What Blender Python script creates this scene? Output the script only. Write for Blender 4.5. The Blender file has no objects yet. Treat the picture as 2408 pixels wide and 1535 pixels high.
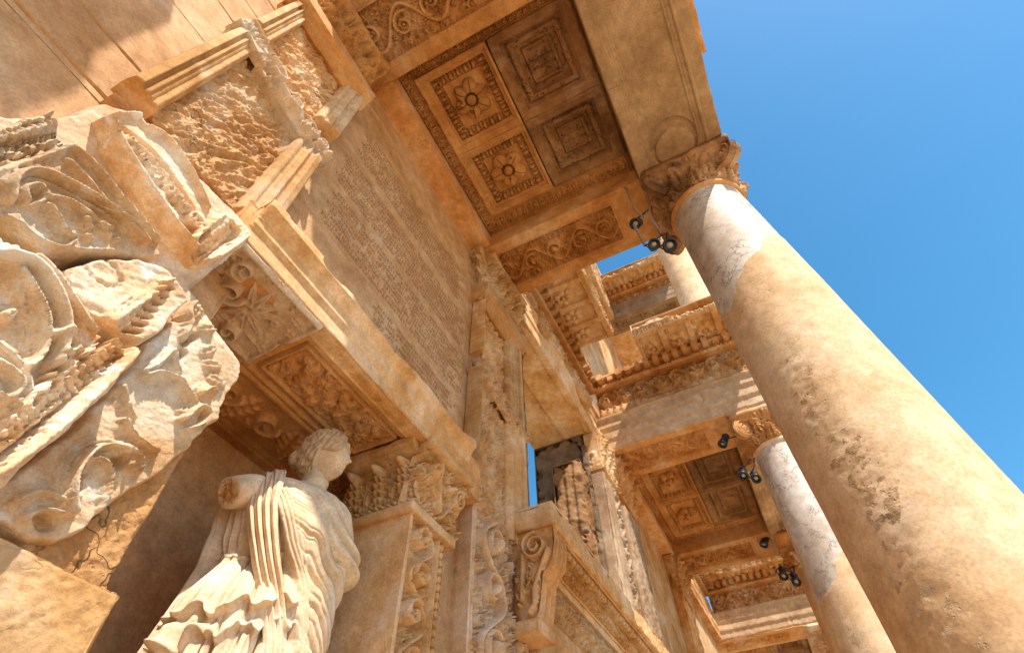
import bpy, math, random
import numpy as np
from mathutils import Matrix, Vector
C = bpy.context.scene.collection
SC = bpy.context.scene
# ------------------------------------------------------------------ camera, sky, sun, exposure
# world axes: X along the facade (away from the viewer), Y into the wall, Z up; eye at the origin
ROT = np.array([[0.4452275, -0.70076127, -0.55741019],
                [-0.89529195, -0.35881351, -0.2640174],
                [-0.01499313, 0.61659266, -0.78713957]])
cam = bpy.data.cameras.new("camera"); co = bpy.data.objects.new("camera", cam); C.objects.link(co)
m = Matrix.Identity(4)
for i in range(3):
    for j in range(3): m[i][j] = ROT[i][j]
co.matrix_world = m
cam.sensor_width = 36; cam.lens = 36 * 1260 / 2408; cam.clip_start = .05; cam.clip_end = 3000
SC.camera = co
SUN = np.array([-.45, -.49, 1.0]); SUN /= np.linalg.norm(SUN)
el = math.asin(SUN[2]); az = math.atan2(SUN[0], SUN[1])
w = bpy.data.worlds.new("World"); SC.world = w; w.use_nodes = True
nt = w.node_tree; bg = nt.nodes["Background"]
sky = nt.nodes.new("ShaderNodeTexSky"); sky.sky_type = 'NISHITA'; sky.sun_disc = False
sky.sun_elevation = el; sky.sun_rotation = az
sky.air_density = 1.0; sky.dust_density = .9; sky.ozone_density = 2.5
hs = nt.nodes.new('ShaderNodeHueSaturation'); hs.inputs['Hue'].default_value = .484; hs.inputs['Saturation'].default_value = 1.30; hs.inputs['Value'].default_value = 1.12; nt.links.new(sky.outputs[0], hs.inputs['Color']); nt.links.new(hs.outputs[0], bg.inputs[0]); bg.inputs[1].default_value = .15
sun = bpy.data.lights.new("sun", 'SUN'); so = bpy.data.objects.new("sun", sun); C.objects.link(so)
so.matrix_world = Vector(SUN).to_track_quat('Z', 'Y').to_matrix().to_4x4()
sun.energy = 5.0; sun.angle = math.radians(.53); sun.color = (1, .93, .82)
SC.view_settings.view_transform = 'Standard'; SC.view_settings.look = 'None'
SC.view_settings.gamma = 1; SC.view_settings.exposure = 0.62
SC.cycles.adaptive_threshold = .03; SC.cycles.caustics_reflective = False; SC.cycles.caustics_refractive = False; SC.cycles.max_bounces = 6; SC.cycles.diffuse_bounces = 4
GZ = -1.65
CAMC = (1204., 767.); F = 1260.
def ray(u, v): return ROT @ np.array([u - CAMC[0], -(v - CAMC[1]), -F])
def at(u, v, ax, val):
    d = ray(u, v); return d * (val / d[ax])
# ------------------------------------------------------------------ noise
_r = np.random.RandomState(7)
T2 = _r.rand(256, 256); T3 = _r.rand(64, 64, 64)
def vn(x, y, s=0):
    x = x + s * 17.31; y = y + s * 9.77
    xi = np.floor(x).astype(int); yi = np.floor(y).astype(int); fx = x - xi; fy = y - yi
    fx = fx * fx * fx * (fx * (fx * 6 - 15) + 10); fy = fy * fy * fy * (fy * (fy * 6 - 15) + 10)
    a = T2[xi & 255, yi & 255]; b = T2[(xi + 1) & 255, yi & 255]
    c = T2[xi & 255, (yi + 1) & 255]; d = T2[(xi + 1) & 255, (yi + 1) & 255]
    return (a + (b - a) * fx) * (1 - fy) + (c + (d - c) * fx) * fy
def fbm(x, y, o=4, s=0, g=.5):
    r = 0; a = 1; t = 0
    for i in range(o):
        r = r + a * vn(x * 2 ** i * 1.03, y * 2 ** i * 1.03, s + i * 3); t += a; a *= g
    return r / t - .5
def ridg(x, y, o=4, s=0):
    r = 0; a = 1; t = 0
    for i in range(o):
        r = r + a * (1 - np.abs(2 * vn(x * 2 ** i, y * 2 ** i, s + i * 5) - 1)); t += a; a *= .5
    return r / t
def sst(a, b, x):
    t = np.clip((x - a) / (b - a), 0, 1); return t * t * (3 - 2 * t)
# ------------------------------------------------------------------ canvas = a height field on a face
class Cv:
    def __init__(s, lu, lv, res):
        nu = max(3, int(round(lu / res)) + 1); nv = max(3, int(round(lv / res)) + 1)
        s.lu, s.lv, s.res = lu, lv, res
        s.u = np.linspace(0, lu, nu); s.v = np.linspace(0, lv, nv)
        s.U, s.V = np.meshgrid(s.u, s.v, indexing='ij'); s.H = np.zeros_like(s.U); s.drop = None; s.mi = None
    def win(s, u0, u1, v0, v1):
        i0 = np.searchsorted(s.u, u0); i1 = np.searchsorted(s.u, u1); j0 = np.searchsorted(s.v, v0); j1 = np.searchsorted(s.v, v1)
        return (slice(i0, i1), slice(j0, j1)) if i1 > i0 and j1 > j0 else None
    def stroke(s, p, q, w, h, w2=None, mode='max', base=0, sh=.5):
        w2 = w if w2 is None else w2; m = max(w, w2)
        k = s.win(min(p[0], q[0]) - m, max(p[0], q[0]) + m, min(p[1], q[1]) - m, max(p[1], q[1]) + m)
        if k is None: return
        U = s.U[k]; V = s.V[k]; dx = q[0] - p[0]; dy = q[1] - p[1]; l = dx * dx + dy * dy + 1e-12
        t = np.clip(((U - p[0]) * dx + (V - p[1]) * dy) / l, 0, 1)
        d = np.hypot(U - p[0] - t * dx, V - p[1] - t * dy) / (w + (w2 - w) * t)
        f = np.clip(1 - d * d, 0, 1) ** sh * h
        if mode == 'max': s.H[k] = np.where(d < 1, np.maximum(s.H[k], base + f), s.H[k])
        elif mode == 'add': s.H[k] += f
        else: s.H[k] = s.H[k] - f
    def path(s, pts, w, h, w2=None, **a):
        n = len(pts) - 1; w2 = w if w2 is None else w2
        for i in range(n): s.stroke(pts[i], pts[i + 1], w + (w2 - w) * i / n, h, w + (w2 - w) * (i + 1) / n, **a)
    def blob(s, cu, cv, a, b, ang, h, mode='max', base=0, sh=.5):
        m = max(a, b); k = s.win(cu - m, cu + m, cv - m, cv + m)
        if k is None: return
        c_, s_ = math.cos(ang), math.sin(ang); X = s.U[k] - cu; Y = s.V[k] - cv
        d = ((X * c_ + Y * s_) / a) ** 2 + ((-X * s_ + Y * c_) / b) ** 2
        f = np.clip(1 - d, 0, 1) ** sh * h
        if mode == 'max': s.H[k] = np.where(d < 1, np.maximum(s.H[k], base + f), s.H[k])
        elif mode == 'add': s.H[k] += f
        else: s.H[k] -= f
    def leaf(s, cu, cv, ang, L, W, h, lobes=5, base=0):
        m = max(L, W) * 1.15; k = s.win(cu - m, cu + m, cv - m, cv + m)
        if k is None: return
        c_, s_ = math.cos(ang), math.sin(ang); X = s.U[k] - cu; Y = s.V[k] - cv
        a = (X * c_ + Y * s_) / L; b = (-X * s_ + Y * c_)
        ins = (a > 0) & (a < 1); aa = np.clip(a, 0.001, .999)
        hw = W * np.sin(np.pi * aa ** .75) ** .8 * (.72 + .28 * np.abs(np.sin(aa * lobes * np.pi + np.abs(b) / W * 1.6)))
        t = np.abs(b) / (hw + 1e-6); ok = ins & (t < 1)
        f = h * (np.clip(1 - t ** 3, 0, 1)) * (.45 + .55 * aa) * (1 - .35 * np.abs(np.cos(aa * lobes * np.pi + t * 2.2)))
        f -= h * .45 * np.exp(-(b / (W * .12)) ** 2)
        s.H[k] = np.where(ok, np.maximum(s.H[k], base + f), s.H[k])
    def spiral(s, cu, cv, r, turns, a0, d, w, h, tail=None, **kw):
        n = int(14 * turns); P = []
        for i in range(n + 1):
            t = i / n; rr = r * (1 - t * .82); a = a0 + d * turns * 2 * math.pi * t
            P.append((cu + rr * math.cos(a), cv + rr * math.sin(a)))
        if tail: P = [tail] + P
        s.path(P, w, h, w * .6, **kw)
    def rosette(s, cu, cv, r, h, n=5, base=0, a0=0):
        for i in range(n):
            a = a0 + i * 2 * math.pi / n; s.blob(cu + .58 * r * math.cos(a), cv + .58 * r * math.sin(a), r * .42, r * (1.9 / n + .04), a, h, base=base, sh=.3)
            s.stroke((cu + .3 * r * math.cos(a), cv + .3 * r * math.sin(a)), (cu + .9 * r * math.cos(a), cv + .9 * r * math.sin(a)), r * .03, h * .25, mode='sub')
        s.blob(cu, cv, r * .3, r * .3, 0, -1, mode='sub', sh=9) if False else None
        s.blob(cu, cv, r * .27, r * .27, 0, h * .6, base=base + h * .7)
        for i in range(18):
            a = i * 2 * math.pi / 18; b = (i + 1) * 2 * math.pi / 18
            s.stroke((cu + .29 * r * math.cos(a), cv + .29 * r * math.sin(a)), (cu + .29 * r * math.cos(b), cv + .29 * r * math.sin(b)), r * .05, h * .9, mode='sub')
    def eggs(s, u0, u1, v0, v1, h, base=0, vert=False, flip=False, pitch=None):
        # egg and dart along u (or v when vert)
        W = v1 - v0; pitch = pitch or W * 1.05; n = max(1, int(round((u1 - u0) / pitch))); p = (u1 - u0) / n
        def q(a, b): return (b, a) if vert else (a, b)
        if vert: s.rect(v0, v1, u0, u1, base - h * 1.0)
        else: s.rect(u0, u1, v0, v1, base - h * 1.0)
        for i in range(n):
            c = u0 + (i + .5) * p; f = -1 if flip else 1; vm = (v0 + v1) / 2
            a, b = q(c, vm + f * W * .04)
            s.blob(a, b, (W * .44 if vert else p * .24), (p * .24 if vert else W * .44), 0, h * 1.3, base=base - h)
            for sg in (-1, 1):
                P = [q(c + sg * p * .38 * math.sin(t), vm + f * (W * .46 - W * .92 * (1 - math.cos(t)) / 2)) for t in np.linspace(.25, math.pi * .93, 6)]
                s.path(P, p * .055 + .001, h * .75, base=base - h)
            s.stroke(q(c + p * .5, vm + W * .4), q(c + p * .5, vm - W * .45), p * .07, h, base=base - h)
    def rect(s, u0, u1, v0, v1, h, mode='set'):
        k = s.win(u0, u1, v0, v1)
        if k is None: return
        if mode == 'set': s.H[k] = h
        elif mode == 'add': s.H[k] += h
        else: s.H[k] = np.maximum(s.H[k], h)
    def dent(s, u0, u1, v0, v1, pitch, h, duty=.58):
        k = s.win(u0, u1, v0, v1)
        if k is None: return
        ph = ((s.U[k] - u0) / pitch) % 1; s.H[k] += np.where(ph < duty, 0, -h)
    def beads(s, u0, u1, v, r, h, base=0, vert=False):
        n = max(1, int((u1 - u0) / (r * 2.6)))
        for i in range(n):
            a = u0 + (i + .5) * (u1 - u0) / n
            (s.blob(v, a, r, r * (1.1 if i % 3 else .4), 0, h, base=base) if vert else s.blob(a, v, r * (1.1 if i % 3 else .4), r, 0, h, base=base))
    def rinceau(s, u0, u1, v0, v1, h, seed=0, base=0, vert=False, bird=True):
        # running scroll of a vine with leaves and a flower in every coil
        rd = random.Random(seed); W = v1 - v0; n = max(1, int(round((u1 - u0) / (W * .82)))); p = (u1 - u0) / n; vm = (v0 + v1) / 2
        for i in range(int(n * 9)):
            a, b = (rd.uniform(u0, u1), rd.choice((v0, v1)) + rd.uniform(-.02, .02)); b = min(max(b, v0 + W * .04), v1 - W * .04)
            an = rd.uniform(0, 6.28); a, b = (b, a) if vert else (a, b); s.leaf(a, b, an, W * .17, W * .07, h * rd.uniform(.5, .8), 3, base=base)
        def q(a, b): return (b, a) if vert else (a, b)
        P = [q(u0 + t * (u1 - u0), vm + W * .36 * math.sin(t * n * math.pi + .3)) for t in np.linspace(0, 1, n * 9)]
        s.path(P, W * .05, h * 1.0, base=base)
        for i in range(n):
            c = u0 + (i + .5) * p + rd.uniform(-.04, .04) * p; f = -1 if i % 2 == 0 else 1
            a, b = q(c, vm + f * W * .06); r = min(W, p) * .36
            s.spiral(a, b, r, 1.15, rd.uniform(0, 1) + (math.pi if f > 0 else 0), f * (-1 if vert else 1), W * .045, h * 1.2, base=base)
            for j in range(10):
                aa = rd.uniform(0, 6.28); s.leaf(a + r * 1.0 * math.cos(aa), b + r * 1.0 * math.sin(aa), aa + rd.uniform(-.8, .8), W * rd.uniform(.15, .25), W * rd.uniform(.06, .10), h * rd.uniform(.8, 1.25), 4, base=base)
            if rd.random() < .6: s.rosette(a, b, r * .55, h * .9, rd.choice((4, 5, 6)), base=base, a0=rd.uniform(0, 3))
            else:
                s.blob(a, b, r * .5, r * .28, rd.uniform(0, 3), h * 1.5, base=base)
                s.leaf(a, b, rd.uniform(0, 6), r * .6, r * .25, h * 1.2, 4, base=base)
    def acanthus(s, u0, u1, v0, v1, n, h, base=0, seed=0):
        rd = random.Random(seed); p = (u1 - u0) / n; L = v1 - v0
        for i in range(n):
            c = u0 + (i + .5) * p
            for sg in (-1, 1):
                for k in range(3):
                    s.leaf(c, v0 + L * (.05 + .2 * k), math.pi / 2 - sg * (1.05 - .22 * k), L * (.5 - .06 * k), p * .15, h * (.75 + .1 * k), 3, base=base)
            s.leaf(c, v0, math.pi / 2 + rd.uniform(-.05, .05), L, p * .3, h * 1.15, 6, base=base)
            s.blob(c, v1 - L * .12, p * .24, L * .16, 0, h * 1.3, base=base, sh=.8)
    def rough(s, amp, sc=14, seed=0, u0=None, an=2.2, rot=.5):
        c_, s_ = math.cos(rot), math.sin(rot); a = (s.U * c_ + s.V * s_) * sc; b = (-s.U * s_ + s.V * c_) * sc * an
        w = fbm(a * .5, b * .5, 3, seed + 9) * 1.5
        s.H += amp * ((ridg(a + w, b + w, 4, seed) - .55) * 1.6 + .5 * fbm(a * 3, b * 3, 3, seed + 4))
    def wear(s, amp=.003, sc=8, seed=0):
        s.H += amp * 2 * fbm(s.U * sc, s.V * sc, 5, seed)
    def chip(s, w=.02, amt=.015, seed=0):
        d = np.minimum(np.minimum(s.U, s.lu - s.U), np.minimum(s.V, s.lv - s.V))
        n = np.clip(.35 + 2.6 * fbm(s.U * 7, s.V * 7, 4, seed + 50), .15, 2.0) * w
        s.H -= amt * np.clip(1 - d / n, 0, 1) ** 1.5 * np.minimum(n / w + .3, 2)
    def soft(s, n=2):
        for _ in range(n):
            h = s.H; p = np.pad(h, 1, mode='edge'); s.H = (p[:-2, 1:-1] + p[2:, 1:-1] + p[1:-1, :-2] + p[1:-1, 2:] + 2 * h) / 6
    def drill(s, n, d=.02, r=.006, seed=0, thr=None, box=None):
        rd = random.Random(seed); u0, u1, v0, v1 = box or (0, s.lu, 0, s.lv)
        for i in range(n): s.blob(rd.uniform(u0, u1), rd.uniform(v0, v1), r * rd.uniform(.7, 1.8), r * rd.uniform(.6, 1.2), rd.uniform(0, 3), d * rd.uniform(.5, 1.3), mode='sub')
    def sprinkle(s, n, L, h, seed=0, box=None, base=0, mask=None):
        # small carved leaves, curls and berries
        rd = random.Random(seed); u0, u1, v0, v1 = box or (0, s.lu, 0, s.lv)
        for i in range(n):
            a, b, an, k = rd.uniform(u0, u1), rd.uniform(v0, v1), rd.uniform(0, 6.28), rd.random(); l = L * rd.uniform(.6, 1.3)
            if k < .5: s.leaf(a, b, an, l, l * .33, h * rd.uniform(.6, 1.2), 4, base=base)
            elif k < .75: s.spiral(a, b, l * .35, 1.3, an, rd.choice((-1, 1)), l * .08, h, base=base)
            elif k < .87: s.blob(a, b, l * .2, l * .14, an, h, base=base)
            else: s.path([(a, b), (a + l * .5 * math.cos(an), b + l * .5 * math.sin(an)), (a + l * math.cos(an + .7), b + l * math.sin(an + .7))], l * .09, h, l * .04, base=base)
    def joint(s, p, q, w=.006, d=.012):
        n = 12; P = []
        for i in range(n + 1):
            t = i / n; j = .004 * math.sin(i * 2.7 + p[1] * 9)
            P.append((p[0] + (q[0] - p[0]) * t + (j if abs(q[1] - p[1]) > abs(q[0] - p[0]) else 0), p[1] + (q[1] - p[1]) * t + (0 if abs(q[1] - p[1]) > abs(q[0] - p[0]) else j)))
        s.path(P, w, d, mode='sub')
    def poly(s, pts, rnd, amp_noise=.02, seed=0):
        # signed distance to polygon, positive inside, with a ragged edge
        d = np.full(s.U.shape, 1e9); ins = np.zeros(s.U.shape, bool); n = len(pts)
        for i in range(n):
            (x0, y0), (x1, y1) = pts[i], pts[(i + 1) % n]; dx = x1 - x0; dy = y1 - y0
            t = np.clip(((s.U - x0) * dx + (s.V - y0) * dy) / (dx * dx + dy * dy + 1e-12), 0, 1)
            d = np.minimum(d, np.hypot(s.U - x0 - t * dx, s.V - y0 - t * dy))
            c = ((y0 > s.V) != (y1 > s.V)) & (s.U < (x1 - x0) * (s.V - y0) / (y1 - y0 + 1e-12) + x0); ins ^= c
        d = np.where(ins, d, -d)
        return d + amp_noise * fbm(s.U * 12, s.V * 12, 4, seed + 70) * 2
GLY = {'A': [(0, 0, .5, 1), (.5, 1, 1, 0), (.2, .4, .8, .4)], 'E': [(0, 0, 0, 1), (0, 1, .9, 1), (0, .5, .7, .5), (0, 0, .9, 0)], 'H': [(0, 0, 0, 1), (1, 0, 1, 1), (0, .5, 1, .5)],
       'I': [(.5, 0, .5, 1)], 'K': [(0, 0, 0, 1), (0, .5, .9, 1), (0, .5, .9, 0)], 'L': [(0, 0, .5, 1), (.5, 1, 1, 0)], 'M': [(0, 0, .1, 1), (.1, 1, .5, .3), (.5, .3, .9, 1), (.9, 1, 1, 0)],
       'N': [(0, 0, 0, 1), (0, 1, 1, 0), (1, 0, 1, 1)], 'O': [(.5, 0, 0, .5), (0, .5, .5, 1), (.5, 1, 1, .5), (1, .5, .5, 0)], 'P': [(0, 0, 0, 1), (0, 1, .8, .9), (.8, .9, .8, .6), (.8, .6, 0, .5)],
       'G': [(0, 0, 0, 1), (0, 1, .8, 1)], 'S': [(.9, 1, 0, 1), (0, 1, .5, .5), (.5, .5, 0, 0), (0, 0, .9, 0)], 'T': [(.5, 0, .5, 1), (0, 1, 1, 1)], 'U': [(.5, 0, .5, .5), (.5, .5, 0, 1), (.5, .5, 1, 1)],
       'W': [(0, 0, .3, .1), (.3, .1, 0, .6), (0, .6, .5, 1), (.5, 1, 1, .6), (1, .6, .7, .1), (.7, .1, 1, 0)], 'X': [(0, 0, 1, 1), (0, 1, 1, 0)], 'D': [(0, 0, .5, 1), (.5, 1, 1, 0), (0, 0, 1, 0)]}
def letters(c, u0, u1, v, hgt, seed, txt="TIBEPIONKELSONIOULIONAKULASUPATONANUPATONASIASTIBEPIOSIOULIOSAKULASPOLEMAIANOSUPATOSUIOSKATESKEUASENTHNBIBLIOTHKHN"):
    rd = random.Random(seed); x = u0; i = rd.randrange(len(txt))
    while x < u1:
        g = GLY.get(txt[i % len(txt)]); i += 1
        if g is None: x += hgt * .9; continue
        wd = hgt * .62
        if rd.random() > .07:
            for a in g: c.stroke((x + a[0] * wd, v + a[1] * hgt), (x + a[2] * wd, v + a[3] * hgt), .0040, .005, mode='sub', sh=.5)
        x += wd + hgt * .32
# ------------------------------------------------------------------ meshes
def new_mesh(name, V, Fc, mat, parent=None, smooth=True):
    V = np.asarray(V, np.float32).reshape(-1, 3); me = bpy.data.meshes.new(name)
    q = np.asarray(Fc, np.int32).reshape(-1, 4)
    me.vertices.add(len(V)); me.vertices.foreach_set("co", V.ravel())
    me.loops.add(q.size); me.loops.foreach_set("vertex_index", q.ravel())
    me.polygons.add(len(q)); me.polygons.foreach_set("loop_start", np.arange(0, q.size, 4, dtype=np.int32))
    me.polygons.foreach_set("loop_total", np.full(len(q), 4, np.int32))
    me.polygons.foreach_set("use_smooth", np.full(len(q), smooth))
    me.update(calc_edges=True); me.validate()
    o = bpy.data.objects.new(name, me); C.objects.link(o)
    if mat: me.materials.append(mat)
    if parent: o.parent = parent
    return o
def gridq(nu, nv, off=0, cu=False):
    a = np.arange(nu * nv).reshape(nu, nv) + off
    if cu: a = np.vstack([a, a[:1]])
    return np.stack([a[:-1, :-1], a[1:, :-1], a[1:, 1:], a[:-1, 1:]], -1).reshape(-1, 4)
class MB:
    def __init__(s): s.V = []; s.F = []; s.M = []; s.n = 0
    def add(s, V, Fc, mi=None):
        V = np.asarray(V, float).reshape(-1, 3); Fc = np.asarray(Fc).reshape(-1, 4); s.V.append(V); s.F.append(Fc + s.n); s.M.append(np.zeros(len(Fc), np.int32) if mi is None else mi.astype(np.int32)); s.n += len(V); return s
    def grid(s, P, cu=False): nu, nv = P.shape[:2]; return s.add(P, gridq(nu, nv, 0, cu))
    def face(s, O, eu, ev, en, c, depth=.04, tilt=.012):
        O, eu, ev, en = [np.array(x, float) for x in (O, eu, ev, en)]
        P = O + c.U[..., None] * eu + c.V[..., None] * ev + c.H[..., None] * en
        nu, nv = c.U.shape; q = gridq(nu, nv)
        if c.drop is not None:
            k = c.drop; kk = (k[:-1, :-1] & k[1:, :-1] & k[1:, 1:] & k[:-1, 1:]).reshape(-1); q = q[~kk]
        mi = None if c.mi is None else c.mi.reshape(-1)[q[:, 0]]
        flip = np.dot(np.cross(eu, ev), en) < 0
        if flip: q = q[:, ::-1]
        s.add(P, q, mi)
        if depth:
            for idx, inn in (((slice(None), 0), ev), ((slice(None), -1), -ev), ((0, slice(None)), eu), ((-1, slice(None)), -eu)):
                E = P[idx]; B = O + c.U[idx][:, None] * eu + c.V[idx][:, None] * ev - depth * en + inn * tilt
                G = np.stack([E, B], 1); s.grid(G)
        return s
    def box(s, x0, x1, y0, y1, z0, z1):
        V = [(x, y, z) for x in (x0, x1) for y in (y0, y1) for z in (z0, z1)]
        return s.add(V, [(0, 1, 3, 2), (4, 6, 7, 5), (0, 4, 5, 1), (2, 3, 7, 6), (0, 2, 6, 4), (1, 5, 7, 3)])
    def lathe(s, cx, cy, prof, n=32, f=None):
        t = np.linspace(0, 2 * np.pi, n, endpoint=False)[:, None]; pr = np.array(prof); r = pr[:, 0][None]; z = pr[:, 1][None]
        P = np.stack([cx + r * np.cos(t), cy + r * np.sin(t), z + 0 * t], -1); return s.grid(P, cu=True)
    def tube(s, pts, r, n=10):
        pts = [np.array(p, float) for p in pts]; rs = r if hasattr(r, '__len__') else [r] * len(pts); R = []
        for i, p in enumerate(pts):
            d = pts[min(i + 1, len(pts) - 1)] - pts[max(i - 1, 0)]; d /= np.linalg.norm(d) + 1e-9
            a = np.cross(d, (0, 0, 1.)); a = a if np.linalg.norm(a) > .1 else np.cross(d, (1., 0, 0)); a /= np.linalg.norm(a); b = np.cross(d, a)
            t = np.linspace(0, 2 * np.pi, n, endpoint=False); R.append(p + rs[i] * (np.cos(t)[:, None] * a + np.sin(t)[:, None] * b))
        P = np.array(R).transpose(1, 0, 2); s.grid(P, cu=True)
        for e in (0, -1):
            c = P[:, e].mean(0); K = np.stack([P[:, e], np.repeat(c[None], n, 0)], 1); s.grid(K, cu=True)
        return s
    def build(s, name, mat, parent=None, smooth=True):
        mats = mat if isinstance(mat, (list, tuple)) else [mat]; o = new_mesh(name, np.vstack(s.V), np.vstack(s.F), mats[0], parent, smooth)
        if len(mats) > 1:
            for m_ in mats[1:]: o.data.materials.append(m_)
            k = np.concatenate(s.M)
            if len(k) == len(o.data.polygons): o.data.polygons.foreach_set('material_index', k)
        return o
AX = {'-y': ((1, 0, 0), (0, 0, 1), (0, -1, 0)), '-x': ((0, 1, 0), (0, 0, 1), (-1, 0, 0)), '-z': ((1, 0, 0), (0, 1, 0), (0, 0, -1)),
      '+x': ((0, 1, 0), (0, 0, 1), (1, 0, 0)), '+z': ((1, 0, 0), (0, 1, 0), (0, 0, 1)), '+y': ((1, 0, 0), (0, 0, 1), (0, 1, 0))}
_seed = [0]
def block(mb, x0, x1, y0, y1, z0, z1, faces='-y -x -z', res=.012, fn={}, chipw=.02, chipa=.012, wear=.002, core=.075, depth=.06):
    """stone block: a core box plus weathered height-field faces; fn[face](canvas) carves it"""
    mb.box(x0 + core, x1 - core, y0 + core, y1 - core, z0 + core, z1 - core)
    allf = set(AX)
    for f in allf:
        eu, ev, en = AX[f]
        O = [x0, y0, z0]
        if f[0] == '+': O['xyz'.index(f[1])] = (x1, y1, z1)['xyz'.index(f[1])]
        lu = (x1 - x0) if eu[0] else (y1 - y0); lv = (z1 - z0) if ev[2] else (y1 - y0)
        if f in faces.split():
            c = Cv(lu, lv, res); _seed[0] += 1; sd = _seed[0]
            if f in fn: fn[f](c)
            c.wear(wear, 6, sd)
            if chipa: c.chip(chipw, chipa, sd)
            mb.face(O, eu, ev, en, c, depth=depth, tilt=.02)
        else:
            c = Cv(lu, lv, max(lu, lv)); c.H -= .004
            mb.face(O, eu, ev, en, c, depth=.02, tilt=.005)
    return mb
# ------------------------------------------------------------------ tagging
def tag(o, label=None, cat=None, group=None, kind=None):
    if label: o['label'] = label
    if cat: o['category'] = cat
    if group: o['group'] = group
    if kind: o['kind'] = kind
    return o
def thing(name, loc, label, cat, group=None):
    o = bpy.data.objects.new(name, None); o.empty_display_size = .1; C.objects.link(o); o.location = loc
    return tag(o, label, cat, group)
def fix_parents():
    # parts are modelled in world coordinates: shift each one's mesh into its thing's frame
    bpy.context.view_layer.update()
    for o in C.objects:
        if o.parent and o.parent.type == 'EMPTY' and not o.get('_f'):
            off = Vector(o.parent.location)
            if o.type == 'MESH' and not o.data.get('_s'):
                n = len(o.data.vertices); a = np.empty(n * 3, np.float32); o.data.vertices.foreach_get("co", a)
                a = a.reshape(-1, 3) - np.array(off, np.float32); o.data.vertices.foreach_set("co", a.ravel()); o.data.update(); o.data['_s'] = 1
                for ch in o.children:
                    if ch.type == 'MESH' and not ch.data.get('_s'):
                        n = len(ch.data.vertices); a = np.empty(n * 3, np.float32); ch.data.vertices.foreach_get("co", a)
                        a = a.reshape(-1, 3) - np.array(off, np.float32); ch.data.vertices.foreach_set("co", a.ravel()); ch.data.update(); ch.data['_s'] = 1
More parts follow.
